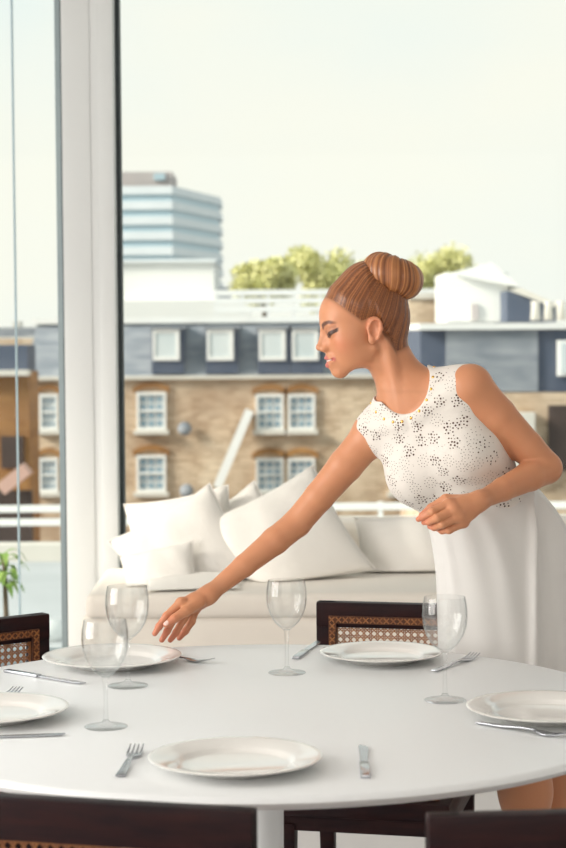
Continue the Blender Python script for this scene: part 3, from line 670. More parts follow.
for k, (px, top, bot, hw, lab) in enumerate(((264, 258, 308, 31, 'yellow green tree crown above the roof, left of the other crowns'),
                                  (328, 246, 308, 40, 'yellow green tree crown behind the woman\'s forehead'),
                                  (430, 245, 308, 40, 'yellow green tree crown behind the woman\'s bun'),
                                  (378, 262, 300, 30, 'yellow green tree crown hidden mostly by the woman\'s hair'))):
    Y = 120 + 9*k; c = at(px, (top+bot)/2, Y); s = Y / FPX
    t = tag(empty('street_tree', (c.x, Y, -14)), lab, 'tree', 'trees beyond the brick house')
    H = c.z + 14; rr = random.Random(k)
    MB().tube([(0, 0, 0), (.2, .1, H*.5), (0, 0, H)], [.45, .35, .15], 8).build('trunk', 'bark', t)
    blobs = [(rr.uniform(-.7, .7)*hw*s, rr.uniform(-1, 1)*1.2, H + rr.uniform(-.6, .45)*(bot-top)*s*.7, rr.uniform(.25, .48)*hw*s) for _ in range(20)]
    leaf_cloud(t, 'crown', 'leaf_tree', blobs, 7000, .17, k)
# potted plant outside at the left edge
pp_ = at(4, 566, 10.4)
pl = tag(empty('terrace_plant', (pp_.x, 10.4, -2.6)), 'leafy green plant outside at the left edge of the window', 'plant')
hz = pp_.z + 2.6
MB().lathe([(0, 0), (.22, 0), (.28, .5), (.26, .5), (0, .44)], 24).build('pot', 'slate_dark', pl, smooth=True)
MB().tube([(0, 0, .4), (.03, 0, hz*.6), (0, 0, hz+.05)], [.03, .025, .012], 8).build('stem', 'bark', pl)
for k in range(26):
    a = k * 2.4; l_ = .10 + .05*random.random(); z0 = hz - .12 + .2*random.random(); m = MB(); n = 5
    dx, dy = math.cos(a), math.sin(a); v = []
    for i in range(n+1):
        t = i/n; r_ = l_*t; zz_ = z0 + .05*math.sin(t*2.2) - .09*t*t; wd = .022*math.sin(math.pi*min(1, t*.96+.02))
        v += [(dx*r_-dy*wd, dy*r_+dx*wd, zz_), (dx*r_, dy*r_, zz_-.004), (dx*r_+dy*wd, dy*r_-dx*wd, zz_)]
    m.add(v, [(i*3+q, i*3+3+q, i*3+4+q, i*3+1+q) for i in range(n) for q in (0, 1)]).build('leaf', 'leaf_plant', pl, smooth=True)

# ------------------------------------------------------------------ the woman: distance-field body meshed as one surface
def A3(p): return np.array(tuple(p), float)
def unit(v): v = np.asarray(v, float); return v / np.linalg.norm(v)
class Cone:                                # tapered capsule a->b; flat=(axis, factor) squashes the section along an axis
    def __init__(s, a, b, r1, r2, flat=None):
        s.a, s.b, s.r1, s.r2 = A3(a), A3(b), r1, r2; s.flat = flat
        s.c = (s.a+s.b)/2; s.R = np.linalg.norm(s.b-s.a)/2 + max(r1, r2)
        if flat: s.n = unit(flat[0]); s.k = flat[1]
    def __call__(s, p):
        ba = s.b - s.a; q = p - s.a
        t = np.clip(q @ ba / (ba @ ba + 1e-12), 0, 1); d = q - t[:, None]*ba
        if s.flat:
            c = d @ s.n; d = d + (c*(1/s.k-1))[:, None]*s.n
            return (np.linalg.norm(d, axis=1) - (s.r1 + (s.r2-s.r1)*t)) * (s.k if s.k < 1 else 1)
        return np.linalg.norm(d, axis=1) - (s.r1 + (s.r2-s.r1)*t)
class Ell:                                 # ellipsoid with axes as rows of M
    def __init__(s, c, r, M=None): s.c = A3(c); s.r = np.array(r, float); s.M = np.eye(3) if M is None else np.array(M); s.R = s.r.max()
    def __call__(s, p):
        q = (p - s.c) @ s.M.T; k0 = np.linalg.norm(q/s.r, axis=1); k1 = np.linalg.norm(q/s.r**2, axis=1) + 1e-9
        return k0*(k0-1)/k1
def smin(a, b, k): h = np.maximum(k - np.abs(a-b), 0)/k; return np.minimum(a, b) - h*h*k*.25
def smax(a, b, k): return -smin(-a, -b, k)
class Blend:                               # union (k>0 smooth), with later carve-outs
    def __init__(s, parts, k=0.0, cuts=()):
        s.parts = [(q if isinstance(q, tuple) else (q, k)) for q in parts]; s.cuts = cuts
        cs = np.array([q.c for q, _ in s.parts]); s.c = cs.mean(0); s.R = max(np.linalg.norm(q.c-s.c)+q.R for q, _ in s.parts) + .02
    def ev(s, p, bc, br):
        d = np.full(len(p), 9.0)
        for q, k in s.parts:
            if bc is not None and np.linalg.norm(bc-q.c) - q.R > br + k + .055: continue
            e = q.ev(p, bc, br) if hasattr(q, 'ev') else q(p)
            d = smin(d, e, k) if k > 0 else np.minimum(d, e)
        for q, k in s.cuts:
            if bc is not None and np.linalg.norm(bc-q.c) - q.R > br + k + .055: continue
            e = q.ev(p, bc, br) if hasattr(q, 'ev') else q(p)
            d = smax(d, -e, k)
        return d
def net(f, lo, hi, h, fun=None):
    """surface nets of f over a box; only blocks near the surface are evaluated"""
    lo, hi = np.array(lo), np.array(hi); B = 12
    nb = np.ceil((hi-lo)/h/B).astype(int); N = nb*B + 1
    val = np.full(N, 1.0, np.float32); br = h*B*math.sqrt(3)/2
    g = np.stack(np.meshgrid(*[np.arange(B+1)]*3, indexing='ij'), -1).reshape(-1, 3)*h
    for i in range(nb[0]):
        for j in range(nb[1]):
            for k in range(nb[2]):
                o = lo + np.array([i, j, k])*B*h; bc = o + B*h/2
                d0 = f(bc[None], bc, br)[0]
                sl = (slice(i*B, i*B+B+1), slice(j*B, j*B+B+1), slice(k*B, k*B+B+1))
                if abs(d0) > br*1.6 + .02: val[sl] = d0; continue
                val[sl] = f(o + g, bc, br).reshape(B+1, B+1, B+1)
    ins = val < 0
    c = [ins[a:N[0]-1+a, b:N[1]-1+b, e:N[2]-1+e] for a in (0, 1) for b in (0, 1) for e in (0, 1)]
    sm = sum(x.astype(np.int8) for x in c); act = np.argwhere((sm > 0) & (sm < 8))
    idx = np.full(tuple(N-1), -1, np.int32); idx[tuple(act.T)] = np.arange(len(act))
    acc = np.zeros((len(act), 3)); cnt = np.zeros(len(act))
    for ax in range(3):
        for u in (0, 1):
            for w_ in (0, 1):
                o0 = np.zeros(3, int); oth = [q for q in range(3) if q != ax]; o0[oth[0]] = u; o0[oth[1]] = w_
                o1 = o0.copy(); o1[ax] = 1
                v0 = val[tuple((act+o0).T)]; v1 = val[tuple((act+o1).T)]; m = (v0 < 0) != (v1 < 0)
                t = np.where(m, v0/np.where(m, v0-v1, 1), 0); pos = np.repeat(o0[None], len(act), 0).astype(float); pos[:, ax] += t
                acc[m] += pos[m]; cnt[m] += 1
    V = lo + (act + acc/cnt[:, None])*h
    Q = []
    for ax in range(3):
        sl0 = [slice(None)]*3; sl1 = [slice(None)]*3; sl0[ax] = slice(0, -1); sl1[ax] = slice(1, None)
        a, b = ins[tuple(sl0)], ins[tuple(sl1)]; e = np.argwhere(a != b); o1, o2 = [q for q in range(3) if q != ax]
        e = e[(e[:, o1] > 0) & (e[:, o2] > 0) & (e[:, o1] < N[o1]-1) & (e[:, o2] < N[o2]-1)]
        fl = a[tuple(e.T)]; q = []
        for s1, s2 in ((0, 0), (1, 0), (1, 1), (0, 1)):
            cc = e.copy(); cc[:, o1] -= s1; cc[:, o2] -= s2; q.append(idx[tuple(cc.T)])
        q = np.stack(q, 1)
        if ax == 1: fl = ~fl
        q[~fl] = q[~fl][:, ::-1]; Q.append(q)
    Q = np.concatenate(Q); Q = Q[(Q >= 0).all(1)]
    # relax slightly onto the field
    for _ in range(1):
        e = 2e-4; ch = 20000; D = np.zeros(len(V)); G = np.zeros((len(V), 3))
        order = np.lexsort(((V[:, 2]/(B*h)).astype(int), (V[:, 1]/(B*h)).astype(int), (V[:, 0]/(B*h)).astype(int)))
        for s in range(0, len(V), 600):
            ii = order[s:s+600]; p = V[ii]; bc = (p.min(0)+p.max(0))/2; rr = np.linalg.norm(p-bc, axis=1).max() + .002
            d = f(p, bc, rr); gr_ = np.stack([(f(p+np.eye(3)[q]*e, bc, rr)-d)/e for q in range(3)], 1)
            gn = (gr_*gr_).sum(1) + 1e-6; D[ii] = d; G[ii] = gr_/gn[:, None]
        V = V - np.clip(D, -h, h)[:, None]*G
    return V, Q
def join(parts):
    V = np.concatenate([p[0] for p in parts]); o = 0; Q = []
    for v, q in parts: Q.append(q+o); o += len(v)
    return V, np.concatenate(Q)
def drop(V, Q, lo, hi): m = ((V > lo) & (V < hi)).all(1); return V, Q[~m[Q].all(1)]
def np_mesh(name, V, Q, m, parent, base, attr=None, col=None):
    me = bpy.data.meshes.new(name); V = V - base
    me.vertices.add(len(V)); me.vertices.foreach_set('co', V.astype(np.float32).ravel())
    me.loops.add(Q.size); me.loops.foreach_set('vertex_index', Q.ravel().astype(np.int32))
    me.polygons.add(len(Q)); me.polygons.foreach_set('loop_start', (np.arange(len(Q))*Q.shape[1]).astype(np.int32))
    me.update(calc_edges=True); me.validate()
    me.polygons.foreach_set('use_smooth', [True]*len(me.polygons)); me.materials.append(MATS[m])
    if attr:
        a = me.color_attributes.new(attr, 'FLOAT_COLOR', 'POINT'); a.data.foreach_set('color', np.c_[col, np.ones(len(col))].astype(np.float32).ravel())
    o = bpy.data.objects.new(name, me); C.objects.link(o)
    if parent: o.parent = parent
    return o
def sstep(a, b, x): t = np.clip((x-a)/(b-a), 0, 1); return t*t*(3-2*t)

# --- joints, from the photograph with depths
P = lambda x, y, Y: A3(at(x, y, Y))
RS, LS = P(372, 434, 4.14), P(471, 387, 4.00)
WA = P(474, 500, 4.10); HI = P(516, 566, 4.15)
RE, RW = P(297, 523, 4.15), P(208, 595, 4.07)
LE, LW = P(546, 468, 4.03), P(479, 501, 3.89)
MS = (RS+LS)/2
Lt = unit(LS-RS); Ut = MS-WA; Ut = unit(Ut - (Ut@Lt)*Lt); Ft = np.cross(Lt, Ut)
MT = np.array([Ft, Lt, Ut])
tp = lambda f, l, u: MS + f*Ft + l*Lt + u*Ut
# head frame: forward a, left y, up b (metres), origin near the ear canal
hp = R(10.6); tw_ = R(9)
Fh = unit(np.array([-math.cos(hp)*math.cos(tw_), -math.cos(hp)*math.sin(tw_), -math.sin(hp)]))
Lh = unit(np.cross([0, 0, 1.0], Fh)); Uh = np.cross(Fh, Lh); MH = np.array([Fh, Lh, Uh])
OH = P(371, 332, 4.085)
hd = lambda a, y, b: OH + (a*Fh + y*Lh + b*Uh)*.001
def hE(c, r, M=None): return Ell(hd(*c), np.array(r)*.001, MH if M is None else M)
def hC(a, b, r1, r2, flat=None): return Cone(hd(*a), hd(*b), r1*.001, r2*.001, flat)
def tilt(ang, axis=1):                     # head axes rotated about the lateral axis
    c, s = math.cos(R(ang)), math.sin(R(ang))
    if axis == 1: return np.array([c*Fh + s*Uh, Lh, -s*Fh + c*Uh])
    return np.array([c*Fh + s*Lh, -s*Fh + c*Lh, Uh])
NK0, NK1 = hd(-18, 0, -28), P(411, 401, 4.085)
skull = Blend([(hE((7, 0, 42), (87, 68, 74)), .0), (hE((48, 0, 46), (52.0, 57, 52)), .03), (hE((50, 0, -12), (49, 45, 54)), .03),
               (hE((84, 0, -67), (16.5, 15, 13)), .016), (hC((12, 50, -32), (80, 10, -70), 10, 9), .02), (hC((12, -50, -32), (80, -10, -70), 10, 9), .02),
               (hE((55, 39, -4), (25, 18, 19)), .03), (hE((55, -39, -4), (25, 18, 19)), .03), (hE((46, 33, -28), (28, 17, 26)), .03), (hE((46, -33, -28), (28, 17, 26)), .03),
               (hC((40, 31, -38), (80, 10, -48), 13, 11), .02), (hC((40, -31, -38), (80, -10, -48), 13, 11), .02)])
face = Blend([(skull, .0),
               (hE((89, 20, 32), (10, 19, 6)), .014), (hE((89, -20, 32), (10, 19, 6)), .014)],
               cuts=[(hE((111, 33, 13), (17, 17, 14)), .014), (hE((111, -33, 13), (17, 17, 14)), .014)])
face2 = Blend([(face, 0),
               (hE((85, 31, 15), (13.5, 15, 12.5)), .006), (hE((85, -31, 15), (13.5, 15, 12.5)), .006),
               (hC((99, 0, 25), (115, 0, -8), 5.5, 6.0), .011), (hE((117, 0, -11.5), (7.0, 7.2, 6.0)), .007),
               (hE((98, 8, -9), (11, 8, 11)), .010), (hE((98, -8, -9), (11, 8, 11)), .010), (hE((107, 9, -16), (9, 5.5, 5.5)), .007), (hE((107, -9, -16), (9, 5.5, 5.5)), .007),
               (hE((99, 0, -42), (8, 19, 16)), .014),
               (hC((105.8, 3, -36.6), (92.5, 21, -40), 4.5, 2.4), .004), (hC((105.8, -3, -36.6), (92.5, -21, -40), 4.5, 2.4), .004),
               (hC((105.4, 0, -51.8), (92, 20, -43), 5.0, 2.2), .004), (hC((105.4, 0, -51.8), (92, -20, -43), 5.0, 2.2), .004)],
              cuts=[(hC((111.5, 0, -42.8), (96.5, 21, -40.8), 3.3, 1.6), .003), (hC((111.5, 0, -42.8), (96.5, -21, -40.8), 3.3, 1.6), .003),
                    (hC((111.5, 4.5, -23.5), (111.5, 4.2, -21), 1.8, 1.5), .002), (hC((111.5, -4.5, -23.5), (111.5, -4.2, -21), 1.8, 1.5), .002)])
def ear(s):
    M = tilt(12); o = hd(7, s*66, 6)
    e3 = lambda a, y, b: o + (a*M[0]*.92 + s*y*Lh + b*M[2]*.9)*.001
    ring = []; n = 14
    for i in range(n):
        t = R(-60 + 300*i/(n-1)); ring.append(e3(-2+14*math.cos(t)*(1 if math.sin(t) > 0 else .8), 6+3*(-math.cos(t)), 27*math.sin(t)-1 if math.sin(t) > 0 else 23*math.sin(t)-1))
    parts = [(Ell(e3(-2, 2, 0), (.0145, .006, .026), M), .004)]
    for i in range(n-1): parts.append((Cone(ring[i], ring[i+1], .0036, .0036), .004))
    parts.append((Ell(e3(4, 3, -24), (.0075, .0045, .0085), M), .006))
    cuts = [(Ell(e3(2, 9, 0), (.008, .007, .013), M), .004), (Ell(e3(-3, 9, 14), (.008, .0045, .007), M), .003)]
    return Blend(parts, cuts=cuts)
earL, earR = ear(1), ear(-1)
neck = Blend([(Cone(NK0, NK1, .049, .052), 0), (hC((30, 26, -50), (-14, 30, -70), 16, 14), .03)])
stern = P(392, 412, 4.02)
scm = Cone(hd(-18, 52, -20), tp(.045, -.02, .005), .012, .010)
torso = Blend([(Ell(tp(0, 0, -.115), (.082, .130, .165), MT), 0), (Cone(tp(.0, -.10, -.012), tp(.0, .10, -.012), .042, .042), .04),
               (Cone(tp(-.012, 0, .045), tp(-.008, .135, .006), .034, .032), .05), (Cone(tp(-.012, 0, .045), tp(-.008, -.135, .006), .034, .032), .05),
               (Ell(tp(.048, .066, -.115), (.055, .060, .060), MT), .04), (Ell(tp(.048, -.066, -.115), (.055, .060, .060), MT), .04),
               (Ell(WA, (.068, .094, .11), MT), .05), (Ell(HI, (.08, .075, .10)), .05), (Cone(WA, HI, .07, .08), .05)])
clav = Blend([(Cone(tp(.058, .018, .004), tp(.022, .13, .022), .007, .007), 0), (Cone(tp(.058, -.018, .004), tp(.022, -.13, .022), .007, .007), 0)])
def limb(pts, rads, k=.02):
    return Blend([(Cone(pts[i], pts[i+1], rads[i], rads[i+1]), k) for i in range(len(pts)-1)])
lerp = lambda a, b, t: a*(1-t) + b*t
off = lambda p, dx, dz, dy=0: p + np.array([dx, dy, dz])
RSj, LSj = RS.copy(), LS.copy()
armR = limb([lerp(RSj, MS, .12), RSj, lerp(RSj, RE, .35), lerp(RSj, RE, .7), RE, lerp(RE, RW, .25), lerp(RE, RW, .6), RW],
            [.041, .0405, .0375, .0325, .0308, .0300, .0240, .0170], .006)
armL = limb([lerp(LSj, MS, .12), LSj, lerp(LSj, LE, .35), lerp(LSj, LE, .75), LE, lerp(LE, LW, .25), lerp(LE, LW, .65), LW],
            [.043, .0435, .0395, .0355, .0340, .0315, .0245, .0180], .006)
def finger(j, r): return Blend([(Cone(j[i], j[i+1], r[i], r[i+1]), .004) for i in range(len(j)-1)])
def hand(wr, mcp, fingers, thumb, rp):
    palm = [(Cone(wr, lerp(wr, m, .5), .0175, rp+.001), .012) for m in (mcp[0], mcp[3])]
    palm += [(Cone(lerp(wr, m, .3), m, rp, rp-.001), .012) for m in mcp]
    palm += [(Cone(mcp[i], mcp[i+1], rp-.001, rp-.001), .008) for i in range(3)]
    palm = Blend(palm)
    return palm, [finger(f_, (rp-.001, .0084, .0074, .0058)) if i else finger(f_, (rp-.001, .0084, .0074, .0058)) for i, f_ in enumerate(fingers)], finger(thumb, (.0135, .0112, .0094, .0070))
# right hand (reaching)
rm = [P(181, 603, 4.038), P(186, 605.5, 4.055), P(190.5, 607, 4.072), P(195, 608.5, 4.088)]
rf_ = [[rm[0], P(166.5, 616, 4.025), P(159, 626.5, 4.022), P(154.8, 633.5, 4.022)],
       [rm[1], P(175, 617, 4.045), P(167.2, 631, 4.040), P(161.8, 640, 4.038)],
       [rm[2], P(183, 620, 4.064), P(176, 632.5, 4.058), P(170.3, 640, 4.054)],
       [rm[3], P(191.5, 621.5, 4.084), P(185.5, 631, 4.080), P(179.3, 638, 4.076)]]
rt = [P(199, 602, 4.045), P(186, 611, 4.020), P(174.5, 618.5, 4.006), P(166.5, 624.5, 4.000)]
# left hand (bent arm, fingertips together)
lm = [P(449.5, 504, 3.868), P(454, 510.5, 3.860), P(458.5, 516.5, 3.862), P(463, 522, 3.872)]
lf = [[lm[0], P(432.5, 511.5, 3.856), P(424, 516.5, 3.872), P(418.5, 519.2, 3.884)],
      [lm[1], P(437.5, 518, 3.846), P(429, 521.8, 3.868), P(424, 522.3, 3.885)],
      [lm[2], P(442.5, 524.3, 3.850), P(434.5, 527.2, 3.872), P(430, 526.6, 3.890)],
      [lm[3], P(449, 529.7, 3.862), P(442, 530.4, 3.880), P(438, 529, 3.893)]]
lt = [P(466, 501, 3.892), P(446, 499.5, 3.892), P(431.5, 508, 3.894), P(422, 515.5, 3.892)]
rh, lh = hand(RW, rm, rf_, rt, .0118), hand(LW, lm, lf, lt, .0122)
legpts = []
leg1 = limb([P(512, 590, 4.14), A3((.515, 4.11, .47)), A3((.525, 4.12, .40)), A3((.545, 4.17, .09)), A3((.545, 4.18, .06))], [.068, .058, .054, .036, .036], .03)
leg2 = limb([P(530, 590, 4.22), A3((.60, 4.27, .47)), A3((.605, 4.28, .40)), A3((.64, 4.31, .09)), A3((.64, 4.32, .06))], [.068, .058, .054, .036, .036], .03)
foot1 = Blend([(Cone((.55, 4.20, .035), (.45, 4.06, .022), .034, .022), .02), (Cone((.45, 4.06, .022), (.42, 4.02, .016), .026, .016), .02)])
foot2 = Blend([(Cone((.645, 4.34, .035), (.56, 4.20, .022), .034, .022), .02), (Cone((.56, 4.20, .022), (.53, 4.16, .016), .026, .016), .02)])
trunk = Blend([(torso, 0), (neck, .035), (scm, .012), (clav, .016), (face2, .018), (armR, .02), (armL, .02), (leg1, .05), (leg2, .05), (foot1, .03), (foot2, .03)])
def hand_ev(h, d, p, bc, br):
    palm, fs, th = h
    if bc is not None and np.linalg.norm(bc-palm.c) > br + .16: return d
    dp = smin(d, palm.ev(p, bc, br), .014); r = dp
    for f_ in fs: r = np.minimum(r, smin(dp, f_.ev(p, bc, br), .004))
    return np.minimum(r, smin(dp, th.ev(p, bc, br), .009))
def body(p, bc=None, br=None):
    d = trunk.ev(p, bc, br)
    for e in (earL, earR): d = smin(d, e.ev(p, bc, br), .004) if (bc is None or np.linalg.norm(bc-e.c) < br+.06) else d
    d = hand_ev(rh, d, p, bc, br); return hand_ev(lh, d, p, bc, br)
def bbox(pts, pad): pts = np.array(pts); return pts.min(0)-pad, pts.max(0)+pad
hb = (OH - np.array([.15, .13, .13]), OH + np.array([.13, .13, .155]))
rb_ = bbox([RW, *rm, *[q for f_ in rf_ for q in f_], *rt], .022); lb_ = bbox([LW, *lm, *[q for f_ in lf for q in f_], *lt], .022)
allp = [RS, LS, WA, HI, RE, RW, LE, LW, *[q for f_ in rf_ for q in f_], *[q for f_ in lf for q in f_], hd(0, 0, 130), hd(130, 0, 0)]
wb0, wb1 = bbox(allp, .10); wb0[2] = .47
lo_l = np.array([.36, 3.95, -.004]); hi_l = np.array([.75, 4.45, .475])
V0, Q0 = net(body, wb0, wb1, .0034)
for b_ in (hb, rb_, lb_): V0, Q0 = drop(V0, Q0, b_[0]+.0036, b_[1]-.0036)
BV, BQ = join([(V0, Q0), net(body, hb[0], hb[1], .0017), net(body, rb_[0], rb_[1], .0014), net(body, lb_[0], lb_[1], .0014), net(body, lo_l, hi_l, .005)])
# skin colouring: lips, brows, lash line, roots of the hair
HL = (BV - OH) @ MH.T * 1000
a_, y_, b_ = HL.T
base = np.array([0.58, 0.257, 0.132]); col = np.repeat(base[None], len(BV), 0)
def paint(mask, c): global col; col = col*(1-mask[:, None]) + np.array(c)*mask[:, None]
face_m = (a_ > 40) & (np.abs(y_) < 70) & (b_ > -100) & (b_ < 130)
ay = np.abs(y_)
paint(face_m*.6*np.exp(-(((a_-74)/22)**2 + ((ay-44)/20)**2 + ((b_+10)/18)**2)), (0.62, 0.19, 0.10))
lu = Blend([hC((105.8, 3, -36.6), (92.5, 21, -40), 4.7, 2.6), hC((105.8, -3, -36.6), (92.5, -21, -40), 4.7, 2.6), hC((105.4, 0, -51.8), (92, 20, -43), 5.2, 2.4), hC((105.4, 0, -51.8), (92, -20, -43), 5.2, 2.4)]).ev(BV, None, None)
lip = face_m*(a_ > 84)*sstep(.0030, .0014, lu)*sstep(-62, -58, b_)
paint(lip, (0.53, 0.15, 0.125))
ml = np.interp(ay, [0, 21], [-42.8, -40.8])
paint(face_m*(a_ > 90)*sstep(1.0, .6, np.abs(b_-ml)/2.0)*sstep(17, 13, ay), (0.74, 0.64, 0.59))
brow = face_m*sstep(1, .45, np.abs(b_ - np.interp(ay, [12, 25, 40, 55], [30, 37, 39.5, 34]))/np.interp(ay, [10, 22, 54], [7.8, 7.2, 3.0]))*sstep(10, 14, ay)*sstep(54, 44, ay)
paint(brow*.92, (0.07, 0.025, 0.015))
eyey = np.interp(ay, [14, 24, 34, 46, 54], [11.0, 10.8, 12.5, 18.0, 22])
paint(face_m*(ay > 14)*(ay < 50)*sstep(9, 4, np.abs(b_-eyey-6))*.42, (0.26, 0.11, 0.075))
lash = face_m*sstep(1, .72, np.abs(b_-eyey)/np.interp(ay, [14, 30, 47], [4.4, 7.6, 5.0]))*sstep(15, 18, ay)*sstep(54, 50, ay)
paint(lash*.97, (0.015, 0.008, 0.007))
paint(face_m*sstep(1, .5, np.hypot((ay-32)/5.5, (b_-eyey+2.6)/2.6)), (0.03, 0.015, 0.01))
HLX = [-120, -60, -34, -14, -6, 9, 29, 53, 76, 84, 110]; HLY = [-34, -44, -50, -10, 26, 33, 30, 56, 84, 92, 104]
def hair_h(a, y, b):
    return b - np.interp(a, HLX, HLY) - np.where(a > 30, 10*sstep(20, 0, np.abs(y))*0, 0)
hh = hair_h(a_, y_, b_)
ears = np.hypot((a_-6)/19, (b_-6)/30) < 1
nearhead = (np.linalg.norm(BV-OH, axis=1) < .16)
paint(nearhead*(~(ears & (ay > 66)))*sstep(-16, 7, hh)**1.5, (0.20, 0.075, 0.03))
paint((ears & (ay > 60) & nearhead)*.25, (0.70, 0.24, 0.15))
for fgs, w_ in ((rf_+[rt], .5), (lf+[lt], .3)):
    for f_ in fgs:
        dd = np.linalg.norm(BV - f_[3], axis=1); paint(sstep(.05, .0, dd)*w_, (0.62, 0.19, 0.12))
nail = rt[3] + np.array([-.001, -.0045, .004]); paint(sstep(.0068, .0045, np.linalg.norm((BV-nail), axis=1)), (0.85, 0.62, 0.56))
base_pt = A3((.53, 4.18, 0.0))
person = np_mesh('person', BV, BQ, 'skin', None, base_pt, 'skin_colour', col); person.location = base_pt
tag(person, 'woman in a sleeveless white dress leaning over the table, reaching out a hand', 'person')

# --- hair: cap swept up to the bun, and the bun itself
def vnoise(x, seed, per=None):
    r = np.random.default_rng(seed).random(4096); i = np.floor(x).astype(int); t = x-i; t = t*t*(3-2*t)
    m = per if per else 4096
    return r[i % m]*(1-t) + r[(i+1) % m]*t
BC = P(392, 276.5, 4.085); bax = unit(np.array([.36, .05, .93])); bu = unit(np.cross(bax, [0, 1, 0])); bv_ = np.cross(bax, bu)
def hairf(p, bc=None, br=None):
    d = smin(skull.ev(p, bc, br), neck.ev(p, bc, br), .018); q = (p-OH) @ MH.T*1000; h_ = hair_h(*q.T)
    lump = Cone(hd(-10, 0, 95), BC - bax*.02, .050, .030)(p)
    d = smin(d, lump, .03)
    nape = Cone(hd(-36, 0, -8), hd(-42, 0, 20), .036, .036)(p); d = smin(d, nape, .02)
    r = p-BC; az = np.arctan2(r@bv_, r@bu)
    ridge = (vnoise(az*30+400, 3)-.5)*.0012 + (vnoise(az*80+900, 4)-.5)*.0007
    th = .0075*sstep(-2, 44, h_) + .0006 - .005*sstep(2, -6, h_) + ridge*sstep(8, 34, h_)
    return d - th
HV, HQ = net(hairf, OH - np.array([.12, .11, .09]), OH + np.array([.14, .11, .165]), .0018)
q = (HV-OH) @ MH.T*1000; hv = hair_h(*q.T); HQ = HQ[(hv[HQ] > -9).all(1)]
r = HV-BC; az = np.arctan2(r@bv_, r@bu)
def hair_col(s, fine):
    n = .25*vnoise(s*14+100, 11) + .30*vnoise(s*50+300, 12) + .45*vnoise(s*150+900, 13); n = np.clip((n-.2)/.6, 0, 1)
    c0, c1, c2 = np.array([.080, .024, .009]), np.array([.22, .072, .022]), np.array([.46, .185, .064])
    return np.where(n[:, None] < .5, c0 + (c1-c0)*(n[:, None]*2), c1 + (c2-c1)*(n[:, None]*2-1))
np_mesh('hair', HV, HQ, 'hair', person, base_pt, 'hair_colour', hair_col(az, HV))
nu, nv = 420, 72; th = np.linspace(0, 2*np.pi, nu, endpoint=False); ph = np.linspace(0, 2*np.pi, nv, endpoint=False)
T, PH = np.meshgrid(th, ph, indexing='ij'); tws = T + .22*np.sin(PH) + .12*PH/np.pi*0
per = lambda f_, sd: vnoise((tws % (2*np.pi))/(2*np.pi)*f_, sd, f_)
big = per(34, 21); fine = per(110, 22); vf = per(300, 23)
rr = .037 + (big-.5)*.0022 + (fine-.5)*.0016 + (vf-.5)*.0008
Rm = .0305 + .002*np.sin(2*T+1); ht = .0395/.037
x_ = (Rm + rr*np.cos(PH)); z_ = rr*np.sin(PH)*ht
BUN = BC + bax*.001 + x_[..., None]*(np.cos(T)[..., None]*bu + np.sin(T)[..., None]*bv_) + z_[..., None]*bax
idx = np.arange(nu*nv).reshape(nu, nv)
BQ2 = np.stack([idx, np.roll(idx, -1, 0), np.roll(np.roll(idx, -1, 0), -1, 1), np.roll(idx, -1, 1)], -1).reshape(-1, 4)
n = np.clip(.12*big + .42*fine + .50*vf - .03, 0, 1).ravel()[:, None]
n = np.clip((n-.22)/.55, 0, 1)
c0, c1, c2 = np.array([.13, .042, .015]), np.array([.32, .115, .038]), np.array([.54, .24, .088])
np_mesh('hair_bun', BUN.reshape(-1, 3), BQ2, 'hair', person, base_pt, 'hair_colour', np.where(n < .5, c0+(c1-c0)*n*2, c1+(c2-c1)*(n*2-1)))

# --- dress: bodice over the torso, with scooped neck and armholes
NH = Ell(P(399, 381, 4.02), (.085, .062, .071), np.array([Ft, Lt, Ut]))
NH2 = Cone(lerp(NK0, NK1, .80), NK0, .066, .085)
AR = Blend([(Ell(RSj - Lt*.036 - Ut*.022, (.10, .036, .066), MT), 0), (Cone(RSj-Lt*.02, RE, .041, .042), .01)])
AL = Blend([(Ell(LSj + Lt*.034 - Ut*.022, (.10, .036, .066), MT), 0), (Cone(LSj+Lt*.02, LE, .041, .042), .01)])
torso2 = Blend([(torso, 0), (neck, .035), (clav, .016)])
def bodf(p, bc=None, br=None):
    d = torso2.ev(p, bc, br) - .0055
    d = smax(d, -NH(p), .004); d = smax(d, -NH2(p), .004)
    d = smax(d, -AR.ev(p, None, None), .004); d = smax(d, -AL.ev(p, None, None), .004)
    low = -((p - (WA - Ut*.045)) @ Ut)
    return smax(d, low, .003)
lo_b, hi_b = bbox([RS, LS, WA, WA-Ut*.06, tp(.1, 0, -.15)], .13)
DV, DQ = net(bodf, lo_b, hi_b, .0022)
bod = np_mesh('dress_bodice', DV, DQ, 'dress_crepe', person, base_pt); bod['label'] = 'off-white sleeveless bodice with punched flower pattern'
tree = BVHTree.FromPolygons([Vector(v) for v in DV], [tuple(int(i) for i in f_) for f_ in DQ])
def hit(l, u, sgn=1):
    o = Vector(tp(.5*sgn, l, u)); h_ = tree.ray_cast(o, Vector(-Ft*sgn)); return h_ if h_[0] is not None else None
dots = MB(); rd = random.Random(3)
def dot(l, u, r_, sgn=1):
    h_ = hit(l, u, sgn)
    if h_ is None: return
    p, nrm = h_[0], h_[1]
    if nrm.dot(Vector(Ft*sgn)) < .12: return
    x = nrm.cross(Vector((.3, .2, .9))).normalized(); y = nrm.cross(x); p = p + nrm*.0005
    k = 6; ring = [p + (x*math.cos(6.283*i/k) + y*math.sin(6.283*i/k))*r_ for i in range(k)]
    dots.add(ring, [tuple(range(k))])
